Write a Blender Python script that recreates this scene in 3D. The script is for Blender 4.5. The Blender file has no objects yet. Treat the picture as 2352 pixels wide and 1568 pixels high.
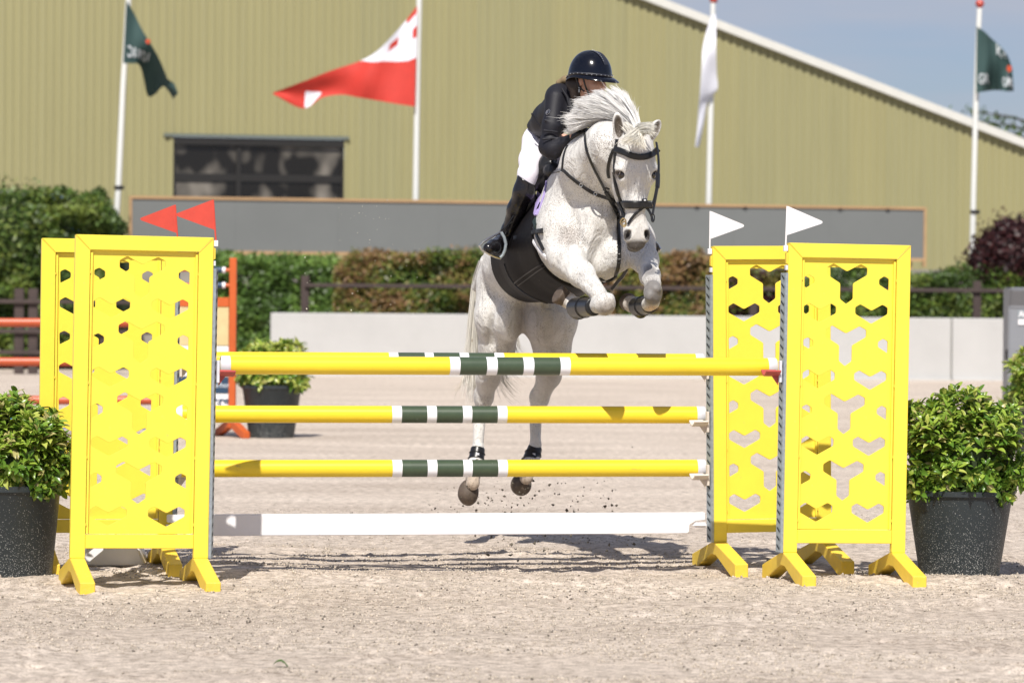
import bpy, bmesh, math, random
import numpy as np
from mathutils import Vector, Matrix
from mathutils.bvhtree import BVHTree

random.seed(7)
RNG = np.random.default_rng(7)
SC = bpy.context.scene
COL = SC.collection
# ------------------------------------------------------------------ camera
F = 8000.0
HOR, ROLL = 683.0, 0.008
PITCH = math.atan((784.0 - HOR) / F)
CAMP = Vector((0.0, -20.0, 1.62))
_f = Vector((0, math.cos(PITCH), -math.sin(PITCH)))
_u0 = Vector((0, math.sin(PITCH), math.cos(PITCH)))
_r0 = Vector((1, 0, 0))
_u = (_u0 * math.cos(ROLL) - _r0 * math.sin(ROLL)).normalized()
_r = (_r0 * math.cos(ROLL) + _u0 * math.sin(ROLL)).normalized()
cd = bpy.data.cameras.new('camera')
cam = bpy.data.objects.new('camera', cd)
COL.objects.link(cam)
m3 = Matrix((_r, _u, -_f)).transposed()
cam.matrix_world = Matrix.Translation(CAMP) @ m3.to_4x4()
cd.sensor_width = 36.0
cd.lens = F / 2352.0 * 36.0
cd.clip_start = 0.5
cd.clip_end = 3000.0
cd.dof.use_dof = True
cd.dof.focus_distance = 20.35
cd.dof.aperture_fstop = 3.5
SC.camera = cam
# ------------------------------------------------------------------ light
SUN = Vector((-0.12, -0.85, 1.0)).normalized()
w = bpy.data.worlds.new('World')
SC.world = w
w.use_nodes = True
wt = w.node_tree
bg = wt.nodes['Background']
sky = wt.nodes.new('ShaderNodeTexSky')
sky.sky_type = 'NISHITA'
sky.sun_disc = False
sky.sun_elevation = math.asin(SUN.z)
sky.sun_rotation = math.atan2(SUN.x, SUN.y)
sky.air_density = 1.0
sky.dust_density = 0.6
sky.ozone_density = 2.0
tc = wt.nodes.new('ShaderNodeTexCoord')
mp = wt.nodes.new('ShaderNodeMapping')
mp.inputs['Scale'].default_value = (3.0, 3.0, 22.0)
cn = wt.nodes.new('ShaderNodeTexNoise')
cn.inputs['Scale'].default_value = 2.2
cn.inputs['Detail'].default_value = 5.0
cr = wt.nodes.new('ShaderNodeValToRGB')
cr.color_ramp.elements[0].position = 0.36
cr.color_ramp.elements[0].color = (0, 0, 0, 1)
cr.color_ramp.elements[1].position = 0.62
cr.color_ramp.elements[1].color = (0.85, 0.85, 0.85, 1)
tint = wt.nodes.new('ShaderNodeMix')
tint.data_type = 'RGBA'
tint.blend_type = 'MULTIPLY'
tint.inputs['Factor'].default_value = 1.0
tint.inputs['B'].default_value = (0.98, 1.0, 1.26, 1)
mx = wt.nodes.new('ShaderNodeMix')
mx.data_type = 'RGBA'
mx.inputs['B'].default_value = (6.9, 7.4, 8.8, 1)
wt.links.new(tc.outputs['Generated'], mp.inputs['Vector'])
wt.links.new(mp.outputs['Vector'], cn.inputs['Vector'])
wt.links.new(cn.outputs['Fac'], cr.inputs['Fac'])
wt.links.new(sky.outputs['Color'], tint.inputs['A'])
wt.links.new(tint.outputs['Result'], mx.inputs['A'])
wt.links.new(cr.outputs['Color'], mx.inputs['Factor'])
wt.links.new(mx.outputs['Result'], bg.inputs['Color'])
bg.inputs['Strength'].default_value = 0.058
ld = bpy.data.lights.new('sun', 'SUN')
ld.energy = 5.0
ld.angle = math.radians(0.5)
ld.color = (1.0, 0.95, 0.875)
sun = bpy.data.objects.new('sun', ld)
COL.objects.link(sun)
sun.rotation_euler = SUN.to_track_quat('Z', 'Y').to_euler()
sun.location = (-5, -30, 30)
SC.view_settings.view_transform = 'Standard'
SC.view_settings.look = 'None'
SC.view_settings.exposure = 0.2
SC.view_settings.gamma = 1.0
SC.view_settings.use_curve_mapping = False

# ------------------------------------------------------------------ helpers
def W(u, v, D):
    """photo position (2352 px wide) at distance D along the ground from the camera -> world point"""
    d = _f + _r * ((u - 1176.0) / F) + _u * (-(v - 784.0) / F)
    return CAMP + d * (D / d.y)

def WP(u, v, p0, n):
    d = _f + _r * ((u - 1176.0) / F) + _u * (-(v - 784.0) / F)
    t = (Vector(p0) - CAMP).dot(n) / d.dot(n)
    return CAMP + d * t

def PXM(D):
    return F / D

def lin(c):
    return tuple((x / 12.92 if x <= 0.04045 else ((x + 0.055) / 1.055) ** 2.4) for x in c)

def material(name, color, rough=0.6, metal=0.0, var=0.12, vscale=8.0, bump=0.0, bscale=60.0, spec=0.5,
             coat=0.0, attr=None, dirt=None, dirt_amt=0.0, dscale=30.0, sss=0.0, trans=0.0, stretch=None, sheen=0.0):
    m = bpy.data.materials.new(name)
    m.use_nodes = True
    t = m.node_tree
    N, L = t.nodes, t.links
    b = N['Principled BSDF']
    b.inputs['Roughness'].default_value = rough
    b.inputs['Metallic'].default_value = metal
    b.inputs['Specular IOR Level'].default_value = spec
    if coat:
        b.inputs['Coat Weight'].default_value = coat
        b.inputs['Coat Roughness'].default_value = 0.08
    if trans:
        b.inputs['Transmission Weight'].default_value = trans
    tcn = N.new('ShaderNodeTexCoord')
    vec = tcn.outputs['Object']
    if stretch:
        mpn = N.new('ShaderNodeMapping')
        mpn.inputs['Scale'].default_value = stretch
        L.new(vec, mpn.inputs['Vector'])
        vec = mpn.outputs['Vector']
    n1 = N.new('ShaderNodeTexNoise')
    n1.inputs['Scale'].default_value = vscale
    n1.inputs['Detail'].default_value = 6.0
    n1.inputs['Roughness'].default_value = 0.65
    L.new(vec, n1.inputs['Vector'])
    hv = N.new('ShaderNodeHueSaturation')
    mr = N.new('ShaderNodeMapRange')
    mr.inputs['From Min'].default_value = 0.25
    mr.inputs['From Max'].default_value = 0.75
    mr.inputs['To Min'].default_value = 1.0 - var
    mr.inputs['To Max'].default_value = 1.0 + var
    L.new(n1.outputs['Fac'], mr.inputs['Value'])
    L.new(mr.outputs['Result'], hv.inputs['Value'])
    if attr:
        at = N.new('ShaderNodeAttribute')
        at.attribute_name = attr
        L.new(at.outputs['Color'], hv.inputs['Color'])
    else:
        hv.inputs['Color'].default_value = (*color, 1)
    out = hv.outputs['Color']
    if dirt:
        n2 = N.new('ShaderNodeTexNoise')
        n2.inputs['Scale'].default_value = dscale
        n2.inputs['Detail'].default_value = 8.0
        n2.inputs['Roughness'].default_value = 0.7
        L.new(vec, n2.inputs['Vector'])
        r2 = N.new('ShaderNodeMapRange')
        r2.inputs['From Min'].default_value = 0.68 - dirt_amt * 0.3
        r2.inputs['From Max'].default_value = 0.78 - dirt_amt * 0.2
        r2.clamp = True
        L.new(n2.outputs['Fac'], r2.inputs['Value'])
        mxn = N.new('ShaderNodeMix')
        mxn.data_type = 'RGBA'
        mxn.inputs['B'].default_value = (*dirt, 1)
        L.new(r2.outputs['Result'], mxn.inputs['Factor'])
        L.new(out, mxn.inputs['A'])
        out = mxn.outputs['Result']
    L.new(out, b.inputs['Base Color'])
    if sss:
        b.inputs['Subsurface Weight'].default_value = sss
        b.inputs['Subsurface Scale'].default_value = 0.01
    if bump:
        n3 = N.new('ShaderNodeTexNoise')
        n3.inputs['Scale'].default_value = bscale
        n3.inputs['Detail'].default_value = 5.0
        L.new(vec, n3.inputs['Vector'])
        bp = N.new('ShaderNodeBump')
        bp.inputs['Strength'].default_value = bump
        bp.inputs['Distance'].default_value = 0.01
        L.new(n3.outputs['Fac'], bp.inputs['Height'])
        L.new(bp.outputs['Normal'], b.inputs['Normal'])
    return m

YELLOW = material('yellow_paint', (0.86, 0.68, 0.065), 0.38, var=0.05, vscale=4, bump=0.08, bscale=40, dirt=(0.50, 0.38, 0.20), dirt_amt=0.09, dscale=30)
YELLOW_FOOT = material('yellow_paint_dusty', (0.80, 0.56, 0.055), 0.5, var=0.08, vscale=14, bump=0.1, bscale=90, dirt=(0.55, 0.45, 0.32), dirt_amt=0.28, dscale=95)
YPOLE = material('yellow_pole_paint', (0.85, 0.62, 0.028), 0.32, var=0.05, vscale=9, bump=0.06, bscale=25, dirt=(0.40, 0.28, 0.10), dirt_amt=0.09, dscale=24, stretch=(0.3, 1, 1))
GPOLE = material('green_pole_paint', (0.050, 0.075, 0.042), 0.35, var=0.12, vscale=20, dirt=(0.6, 0.6, 0.52), dirt_amt=0.12, dscale=60)
WPOLE = material('white_pole_paint', (0.82, 0.82, 0.85), 0.4, var=0.03, vscale=12, dirt=(0.35, 0.33, 0.28), dirt_amt=0.02, dscale=30)
WHITE = material('white_plastic', (0.80, 0.785, 0.80), 0.4, var=0.04, vscale=6, dirt=(0.42, 0.40, 0.36), dirt_amt=0.05, dscale=22)
CAPW = material('grey_white_cap', (0.62, 0.63, 0.68), 0.45, var=0.06, vscale=30)
GALV = material('galvanised_steel', (0.36, 0.41, 0.44), 0.45, metal=0.55, var=0.25, vscale=60, bump=0.1)
GALVD = material('steel_slot', (0.025, 0.03, 0.032), 0.8, var=0.1)
CUPRED = material('cup_red_plastic', (0.42, 0.07, 0.06), 0.4, var=0.1, vscale=40)
CUPWH = material('cup_cream_plastic', (0.62, 0.56, 0.50), 0.45, var=0.08, vscale=40)
FLAGRED = material('red_flag_plastic', (0.58, 0.065, 0.042), 0.45, var=0.10, vscale=9, dirt=(0.6, 0.3, 0.25), dirt_amt=0.04, dscale=40)
STEEL = material('steel', (0.6, 0.6, 0.58), 0.25, metal=1.0, var=0.05)

MATS = {}

def setp(o, label=None, cat=None, group=None, kind=None):
    if label: o['label'] = label
    if cat: o['category'] = cat
    if group: o['group'] = group
    if kind: o['kind'] = kind
    return o

def mesh_data(name, verts, faces, mats, smooth=False, fmat=None):
    me = bpy.data.meshes.new(name)
    if isinstance(verts, np.ndarray) and isinstance(faces, np.ndarray):
        nf, k = faces.shape
        me.vertices.add(len(verts))
        me.vertices.foreach_set('co', verts.astype(np.float32).ravel())
        me.loops.add(nf * k)
        me.loops.foreach_set('vertex_index', faces.astype(np.int32).ravel())
        me.polygons.add(nf)
        me.polygons.foreach_set('loop_start', np.arange(0, nf * k, k, dtype=np.int32))
        me.polygons.foreach_set('loop_total', np.full(nf, k, dtype=np.int32))
        me.update(calc_edges=True)
        me.validate()
    else:
        me.from_pydata([tuple(v) for v in verts], [], [tuple(f) for f in faces])
    if not isinstance(mats, (list, tuple)): mats = [mats]
    for m in mats: me.materials.append(m)
    if fmat is not None:
        me.polygons.foreach_set('material_index', np.asarray(fmat, dtype=np.int32))
    if smooth:
        me.polygons.foreach_set('use_smooth', np.ones(len(me.polygons), dtype=bool))
    me.update()
    return me

def fix_normals(me):
    bm = bmesh.new(); bm.from_mesh(me)
    bmesh.ops.recalc_face_normals(bm, faces=bm.faces)
    bm.to_mesh(me); bm.free()

WM = {}

def thing(name, label, cat, loc=(0, 0, 0), rotz=0.0, group=None):
    o = bpy.data.objects.new(name, None)
    o.empty_display_size = 0.2
    COL.objects.link(o)
    o.location = loc
    o.rotation_euler = (0, 0, rotz)
    WM[o.name] = Matrix.Translation(Vector(loc)) @ Matrix.Rotation(rotz, 4, 'Z')
    return setp(o, label, cat, group)

def root_matrix(p):
    while p.parent: p = p.parent
    return WM.get(p.name, Matrix.Identity(4))

def link(name, me, parent=None, world=False):
    """link mesh data; world=True: vertices are in world space and get moved into the parent's frame"""
    o = bpy.data.objects.new(name, me)
    COL.objects.link(o)
    if parent is not None:
        if world: me.transform(root_matrix(parent).inverted())
        o.parent = parent
    return o

class MB:
    """collects simple solids into ONE mesh"""
    def __init__(s): s.v = []; s.f = []; s.m = []
    def add(s, v, f, mi=0):
        o = len(s.v)
        s.v += [Vector(p) for p in v]
        s.f += [tuple(i + o for i in q) for q in f]
        s.m += [mi] * len(f)
    def box(s, c, size, mi=0, R=None):
        hx, hy, hz = size[0] / 2, size[1] / 2, size[2] / 2
        P = [Vector((x, y, z)) for x in (-hx, hx) for y in (-hy, hy) for z in (-hz, hz)]
        if R is not None: P = [R @ p for p in P]
        s.add([p + Vector(c) for p in P], [(0, 1, 3, 2), (4, 6, 7, 5), (0, 4, 5, 1), (2, 3, 7, 6), (0, 2, 6, 4), (1, 5, 7, 3)], mi)
    def span(s, a, b, mi=0):
        s.box([(a[i] + b[i]) / 2 for i in range(3)], [abs(b[i] - a[i]) for i in range(3)], mi)
    def tube(s, pts, rad, n=10, mi=0, cap=True):
        pts = [Vector(p) for p in pts]
        if not hasattr(rad, '__len__'): rad = [rad] * len(pts)
        rings = []
        up = None
        for i, p in enumerate(pts):
            t = (pts[min(i + 1, len(pts) - 1)] - pts[max(i - 1, 0)]).normalized()
            if up is None: up = Vector((0, 0, 1)) if abs(t.z) < 0.9 else Vector((0, 1, 0))
            a = t.cross(up)
            if a.length < 1e-6: a = t.orthogonal()
            a.normalize(); b = a.cross(t).normalized(); up = b
            rings.append([p + (a * math.cos(2 * math.pi * k / n) + b * math.sin(2 * math.pi * k / n)) * rad[i] for k in range(n)])
        v = [q for r in rings for q in r]
        f = []
        for i in range(len(rings) - 1):
            for k in range(n):
                f.append((i * n + k, i * n + (k + 1) % n, (i + 1) * n + (k + 1) % n, (i + 1) * n + k))
        if cap:
            f.append(tuple(range(n - 1, -1, -1)))
            f.append(tuple((len(rings) - 1) * n + k for k in range(n)))
        s.add(v, f, mi)
    def prism(s, poly, a, b, axis='y', mi=0):
        """poly in the other two axes, extruded from a to b along axis"""
        def P(p, t):
            return {'y': (p[0], t, p[1]), 'x': (t, p[0], p[1]), 'z': (p[0], p[1], t)}[axis]
        n = len(poly)
        v = [P(p, a) for p in poly] + [P(p, b) for p in poly]
        f = [tuple(range(n)), tuple(range(2 * n - 1, n - 1, -1))]
        for i in range(n):
            j = (i + 1) % n
            f.append((i, i + n, j + n, j))
        s.add(v, f, mi)
    def lathe(s, prof, c=(0, 0, 0), n=24, mi=0):
        v = []; f = []
        for r, z in prof:
            for k in range(n):
                a = 2 * math.pi * k / n
                v.append((c[0] + r * math.cos(a), c[1] + r * math.sin(a), c[2] + z))
        for i in range(len(prof) - 1):
            for k in range(n):
                f.append((i * n + k, i * n + (k + 1) % n, (i + 1) * n + (k + 1) % n, (i + 1) * n + k))
        s.add(v, f, mi)
    def build(s, name, mats, parent=None, world=False, smooth=False, bevel=0.0, normals=True, seg=1):
        me = mesh_data(name, s.v, s.f, mats, smooth, s.m)
        if normals or bevel:
            bm = bmesh.new(); bm.from_mesh(me)
            bmesh.ops.remove_doubles(bm, verts=bm.verts, dist=1e-6)
            bmesh.ops.recalc_face_normals(bm, faces=bm.faces)
            if bevel:
                ed = [e for e in bm.edges if len(e.link_faces) == 2 and e.calc_face_angle(0) > 0.5]
                bmesh.ops.bevel(bm, geom=ed, offset=bevel, segments=seg, affect='EDGES', clamp_overlap=True)
            bm.to_mesh(me); bm.free()
        if smooth:
            me.polygons.foreach_set('use_smooth', np.ones(len(me.polygons), dtype=bool))
            try: me.set_sharp_from_angle(angle=math.radians(40))
            except Exception: pass
        return link(name, me, parent, world)

def smoothpath(pts, n):
    """Catmull-Rom through pts (any dimension) -> n samples"""
    P = np.array(pts, float)
    if len(P) == 2:
        t = np.linspace(0, 1, n)[:, None]
        return P[0] * (1 - t) + P[1] * t
    Q = np.vstack([2 * P[0] - P[1], P, 2 * P[-1] - P[-2]])
    out = []
    m = len(P) - 1
    for s in np.linspace(0, m, n):
        i = min(int(s), m - 1); t = s - i
        a, b, c, d = Q[i], Q[i + 1], Q[i + 2], Q[i + 3]
        out.append(0.5 * ((2 * b) + (-a + c) * t + (2 * a - 5 * b + 4 * c - d) * t * t + (-a + 3 * b - 3 * c + d) * t ** 3))
    return np.array(out)

def vnoise(x, y, s, seed):
    x = x / s; y = y / s
    xi = np.floor(x).astype(np.int64); yi = np.floor(y).astype(np.int64)
    fx = x - xi; fy = y - yi
    fx = fx * fx * (3 - 2 * fx); fy = fy * fy * (3 - 2 * fy)
    def h(a, b):
        n = (a * 374761393 + b * 668265263 + seed * 1442695041) & 0x7fffffff
        n = ((n ^ (n >> 13)) * 1274126177) & 0x7fffffff
        return ((n ^ (n >> 16)) & 0xffff) / 65535.0
    return (h(xi, yi) * (1 - fx) + h(xi + 1, yi) * fx) * (1 - fy) + (h(xi, yi + 1) * (1 - fx) + h(xi + 1, yi + 1) * fx) * fy

def text_mesh(s, size=1.0, bold=0.0):
    cu = bpy.data.curves.new('txt', 'FONT')
    cu.body = s; cu.size = size; cu.align_x = 'CENTER'; cu.align_y = 'CENTER'; cu.offset = bold
    o = bpy.data.objects.new('txt', cu)
    COL.objects.link(o)
    dg = bpy.context.evaluated_depsgraph_get()
    me = bpy.data.meshes.new_from_object(o.evaluated_get(dg))
    v = [tuple(x.co) for x in me.vertices]; f = [tuple(p.vertices) for p in me.polygons]
    bpy.data.objects.remove(o); bpy.data.meshes.remove(me); bpy.data.curves.remove(cu)
    return v, f

def copy_tree(root, loc, rotz, label):
    r = root.copy(); COL.objects.link(r)
    r.location = loc; r.rotation_euler = (0, 0, rotz); r['label'] = label
    WM[r.name] = Matrix.Translation(Vector(loc)) @ Matrix.Rotation(rotz, 4, 'Z')
    for ch in list(root.children):
        c = ch.copy(); COL.objects.link(c); c.parent = r
        for g in ch.children:
            d = g.copy(); COL.objects.link(d); d.parent = c
    return r

# ------------------------------------------------------------------ leaves
def set_face_col(me, cols):
    """per-face colours -> corner colour attribute 'Col'"""
    ca = me.color_attributes.new('Col', 'FLOAT_COLOR', 'CORNER')
    lt = np.empty(len(me.polygons), dtype=np.int32)
    me.polygons.foreach_get('loop_total', lt)
    c = np.repeat(np.c_[cols, np.ones(len(cols))], lt, axis=0)
    ca.data.foreach_set('color', c.astype(np.float32).ravel())

def leaf_mat(name, rough=0.45, tr=0.25):
    m = bpy.data.materials.new(name)
    m.use_nodes = True
    t = m.node_tree
    b = t.nodes['Principled BSDF']
    b.inputs['Roughness'].default_value = rough
    at = t.nodes.new('ShaderNodeAttribute'); at.attribute_name = 'Col'
    t.links.new(at.outputs['Color'], b.inputs['Base Color'])
    tr_ = t.nodes.new('ShaderNodeBsdfTranslucent')
    t.links.new(at.outputs['Color'], tr_.inputs['Color'])
    mxs = t.nodes.new('ShaderNodeMixShader'); mxs.inputs[0].default_value = tr
    t.links.new(b.outputs[0], mxs.inputs[1]); t.links.new(tr_.outputs[0], mxs.inputs[2])
    t.links.new(mxs.outputs[0], t.nodes['Material Output'].inputs['Surface'])
    return m

LEAF = leaf_mat('leaf')
LEAFG = leaf_mat('glossy_leaf', 0.30, 0.22)

def leaf_cloud(pts, nrm, size, cols, aspect=1.8):
    """flat diamond leaves at pts; returns verts, faces, colours"""
    n = len(pts)
    a = RNG.normal(size=(n, 3)) * 0.75 + nrm * 0.8
    a /= np.linalg.norm(a, axis=1)[:, None]
    b = np.cross(a, RNG.normal(size=(n, 3)))
    b /= np.linalg.norm(b, axis=1)[:, None]
    c = np.cross(a, b)
    s = (size * RNG.uniform(0.6, 1.3, n))[:, None]
    v = np.stack([pts + b * s * 0.5, pts + c * s * 0.5 / aspect, pts - b * s * 0.5, pts - c * s * 0.5 / aspect], 1).reshape(-1, 3)
    f = np.arange(4 * n).reshape(n, 4)
    return v, f, cols

def blob(c, r, mat, name, parent, n=14, jit=0.12):
    """inner mass of branches and old leaves that stops the light"""
    v = []; f = []
    rows = n // 2
    for i in range(rows + 1):
        th = math.pi * i / rows
        for k in range(n):
            ph = 2 * math.pi * k / n
            q = 1 + random.uniform(-jit, jit)
            v.append((c[0] + r[0] * q * math.sin(th) * math.cos(ph), c[1] + r[1] * q * math.sin(th) * math.sin(ph), c[2] + r[2] * q * math.cos(th)))
    for i in range(rows):
        for k in range(n):
            f.append((i * n + k, i * n + (k + 1) % n, (i + 1) * n + (k + 1) % n, (i + 1) * n + k))
    return v, f

TWIG = material('twig_bark', (0.045, 0.035, 0.022), 0.9, var=0.3, vscale=12)
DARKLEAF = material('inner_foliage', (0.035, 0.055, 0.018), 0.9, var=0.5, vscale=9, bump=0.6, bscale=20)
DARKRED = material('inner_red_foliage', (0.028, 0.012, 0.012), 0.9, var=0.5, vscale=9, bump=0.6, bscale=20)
# ================================================================== SETTING
# ---- ground: one sheet, fine near the jump, coarse to the horizon
def axis(segs):
    out = [segs[0][0]]
    for a, b, st in segs:
        k = max(1, int(round((b - a) / st)))
        out += list(np.linspace(a, b, k + 1)[1:])
    return np.array(out)
gx = axis([(-900, -100, 100), (-100, -20, 8), (-20, -4, 0.8), (-4, 4, 0.022), (4, 20, 0.8), (20, 100, 8), (100, 900, 100)])
gy = axis([(-60, -6.5, 2.0), (-6.5, -1.6, 0.035), (-1.6, 2.4, 0.018), (2.4, 6, 0.06), (6, 20, 0.4), (20, 56, 2.0), (56, 200, 12), (200, 2400, 200)])
GX, GY = np.meshgrid(gx, gy, indexing='ij')
def ground_h(X, Y):
    near = np.clip(1 - (np.abs(X) - 3.6) / 2.0, 0, 1) * np.clip((Y + 9) / 3, 0, 1) * np.clip((9 - Y) / 5, 0, 1)
    lumps = (vnoise(X, Y, 0.10, 3) - 0.5) * 0.026 + (vnoise(X, Y, 0.045, 5) - 0.5) * 0.016
    rolls = (vnoise(X * 0.4, Y, 0.32, 1) - 0.5) * 0.05
    soft = vnoise(X, Y, 0.9, 9)
    patch = np.clip((vnoise(X, Y, 0.5, 12) - 0.35) * 2.2, 0.25, 1)
    dug = np.clip(1 - np.abs(Y - 0.2) / 2.6, 0, 1)
    dents = np.zeros_like(X)
    if X.size > 4:
        hr = np.random.default_rng(44)
        for k in range(150):
            hx, hy = hr.uniform(-3.9, 3.9), hr.choice([hr.uniform(-5.5, -0.9), hr.uniform(1.3, 5.5)])
            r_, a_ = hr.uniform(.05, .075), hr.uniform(0.012, 0.032)
            i0, i1 = np.searchsorted(gx, [hx - .25, hx + .25]); j0, j1 = np.searchsorted(gy, [hy - .25, hy + .25])
            if X.shape != (len(gx), len(gy)) or i1 <= i0 or j1 <= j0: continue
            q = np.hypot(X[i0:i1, j0:j1] - hx, (Y[i0:i1, j0:j1] - hy) * 0.85) / r_
            dents[i0:i1, j0:j1] += a_ * (-np.exp(-(q / 0.8) ** 4) + 0.55 * np.exp(-((q - 1.25) / 0.28) ** 2))
    return near * dents + near * (lumps * patch * (0.65 + 0.75 * dug) + rolls * (0.25 + 0.6 * dug) + (soft - 0.5) * 0.03)
GZ = ground_h(GX, GY)
verts = np.stack([GX, GY, GZ], -1).reshape(-1, 3)
nx, ny = len(gx), len(gy)
I = np.arange(nx * ny).reshape(nx, ny)
faces = np.stack([I[:-1, :-1], I[1:, :-1], I[1:, 1:], I[:-1, 1:]], -1).reshape(-1, 4)
SAND = bpy.data.materials.new('arena_sand')
SAND.use_nodes = True
t = SAND.node_tree; N = t.nodes; L = t.links; b = N['Principled BSDF']
b.inputs['Roughness'].default_value = 0.95
b.inputs['Specular IOR Level'].default_value = 0.15
tcn = N.new('ShaderNodeTexCoord')
def noise(sc, det=4.0, ro=0.6, st=None):
    n_ = N.new('ShaderNodeTexNoise'); n_.inputs['Scale'].default_value = sc; n_.inputs['Detail'].default_value = det; n_.inputs['Roughness'].default_value = ro
    if st:
        q = N.new('ShaderNodeMapping'); q.inputs['Scale'].default_value = st
        L.new(tcn.outputs['Object'], q.inputs['Vector']); L.new(q.outputs['Vector'], n_.inputs['Vector'])
    else: L.new(tcn.outputs['Object'], n_.inputs['Vector'])
    return n_
def ramp(src, a, b_, ca, cb):
    r_ = N.new('ShaderNodeValToRGB'); r_.color_ramp.elements[0].position = a; r_.color_ramp.elements[1].position = b_
    r_.color_ramp.elements[0].color = (*ca, 1); r_.color_ramp.elements[1].color = (*cb, 1)
    L.new(src, r_.inputs['Fac']); return r_
def mixc(f, a, b_, mode='MIX'):
    m_ = N.new('ShaderNodeMix'); m_.data_type = 'RGBA'; m_.blend_type = mode
    if isinstance(f, float): m_.inputs['Factor'].default_value = f
    else: L.new(f, m_.inputs['Factor'])
    L.new(a, m_.inputs['A'])
    if isinstance(b_, tuple): m_.inputs['B'].default_value = (*b_, 1)
    else: L.new(b_, m_.inputs['B'])
    return m_.outputs['Result']
big = ramp(noise(0.55, 4, 0.6, (0.6, 1.6, 1)).outputs['Fac'], 0.3, 0.72, (0.545, 0.465, 0.392), (0.745, 0.655, 0.565))
mid = ramp(noise(14, 5, 0.65).outputs['Fac'], 0.33, 0.6, (0.56, 0.54, 0.52), (1.10, 1.09, 1.08))
c1 = mixc(1.0, big.outputs['Color'], mid.outputs['Color'], 'MULTIPLY')
sp = ramp(noise(75, 4, 0.7).outputs['Fac'], 0.36, 0.47, (0.35, 0.31, 0.28), (1, 1, 1))
c2 = mixc(0.85, c1, sp.outputs['Color'], 'MULTIPLY')
fl = N.new('ShaderNodeTexVoronoi'); fl.inputs['Scale'].default_value = 17; L.new(tcn.outputs['Object'], fl.inputs['Vector'])
flr = ramp(fl.outputs['Distance'], 0.05, 0.10, (1, 1, 1), (0, 0, 0))
msk = ramp(noise(3.0, 2).outputs['Fac'], 0.5, 0.62, (0, 0, 0), (1, 1, 1))
fm = mixc(1.0, flr.outputs['Color'], msk.outputs['Color'], 'MULTIPLY')
c3 = mixc(fm, c2, (0.13, 0.105, 0.085))
L.new(c3, b.inputs['Base Color'])
bn = noise(55, 6, 0.75); bp = N.new('ShaderNodeBump'); bp.inputs['Strength'].default_value = 0.9; bp.inputs['Distance'].default_value = 0.013
L.new(bn.outputs['Fac'], bp.inputs['Height']); L.new(bp.outputs['Normal'], b.inputs['Normal'])
me = mesh_data('ground', verts, faces, SAND, smooth=True)
setp(link('ground', me), 'pale pinkish sand of the riding arena', kind='structure')

def gz(x, y):
    return float(ground_h(np.array([[x]]), np.array([[y]]))[0, 0])

# ---- crumbs of sand lying on the surface (uncountable)
def crumbs(name, P, S, cols, label, cat='sand'):
    n = len(P)
    octv = np.array([[1, 0, 0], [-1, 0, 0], [0, 1, 0], [0, -1, 0], [0, 0, 1], [0, 0, -1]], float)
    octf = np.array([[0, 2, 4], [2, 1, 4], [1, 3, 4], [3, 0, 4], [2, 0, 5], [1, 2, 5], [3, 1, 5], [0, 3, 5]])
    V = octv[None] * RNG.uniform(0.45, 1.25, (n, 6, 1)) + RNG.normal(scale=0.22, size=(n, 6, 3))
    V = V * S[:, None, None] + P[:, None, :]
    Fc = (octf[None] + (np.arange(n) * 6)[:, None, None]).reshape(-1, 3)
    me = mesh_data(name, V.reshape(-1, 3), Fc, MCR)
    set_face_col(me, np.repeat(cols, 8, axis=0))
    return setp(link(name, me), label, cat, kind='stuff')
MCR = leaf_mat('crumb', 0.95, 0.0)
def crumb_field(n, y0, y1, dens_y=None):
    y = RNG.uniform(y0, y1, n); x = RNG.uniform(-1, 1, n) * (0.155 * (y + 20) + 0.3)
    return x, y
xs = []; ys = []
for a, b_, n_ in ((-6, -1.2, 42000), (-1.2, 2.6, 44000), (2.6, 6.5, 10000)):
    x, y = crumb_field(n_, a, b_); xs.append(x); ys.append(y)
x = np.concatenate(xs); y = np.concatenate(ys)
keep = vnoise(x, y, 0.55, 31) + 0.35 * vnoise(x, y, 0.15, 33) > 0.52
x = x[keep]; y = y[keep]
z = ground_h(x[:, None], y[:, None])[:, 0]
s = 0.0025 + 0.0065 * RNG.random(len(x)) ** 4
base = np.array([0.57, 0.495, 0.405]) * RNG.uniform(0.6, 1.15, (len(x), 1))
dk = RNG.random(len(x)) < 0.06
base[dk] *= 0.28
crumbs('sand_crumbs', np.c_[x, y, z + s * 0.4], s, base, 'loose crumbs of sand strewn over the arena floor')

# ---- raised terrace behind the hedge, carries the hall
TERR = material('terrace_gravel', (0.28, 0.26, 0.23), 0.95, var=0.25, vscale=1.2)
mb = MB(); mb.span((-90, 56.6, -0.5), (120, 220, 2.3)); o = mb.build('terrace', TERR)
setp(o, 'raised terrace behind the hedges', kind='structure')

# ---- concrete wall made of blocks
CONC = material('pale_concrete', (0.455, 0.452, 0.442), 0.85, var=0.06, vscale=1.3, dirt=(0.42, 0.40, 0.37), dirt_amt=0.06, dscale=2.2, bump=0.15, bscale=30)
def wx(u, D=71.0): return W(u, 780, D).x
wall = thing('concrete_wall', 'long low pale concrete wall behind the horse at the arena edge', 'wall', (wx(620), 51.0, 0))
xs_ = [620, 1142, 1664, 2186, 2708]
for i in range(4):
    a, b_ = wx(xs_[i]) + 0.012, wx(xs_[i + 1]) - 0.012
    mb = MB(); mb.span((a, 51.0, -0.05), (b_, 51.35, 1.27)); mb.span((a, 50.88, -0.05), (b_, 51.0, 0.05))
    mb.build('wall_block', CONC, wall, world=True, bevel=0.015)
mb = MB(); mb.span((wx(620) + 0.02, 51.08, 0), (wx(2707), 51.3, 1.22)); mb.build('wall_core', material('joint', (0.22, 0.22, 0.2), 0.9), wall, world=True)

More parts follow.
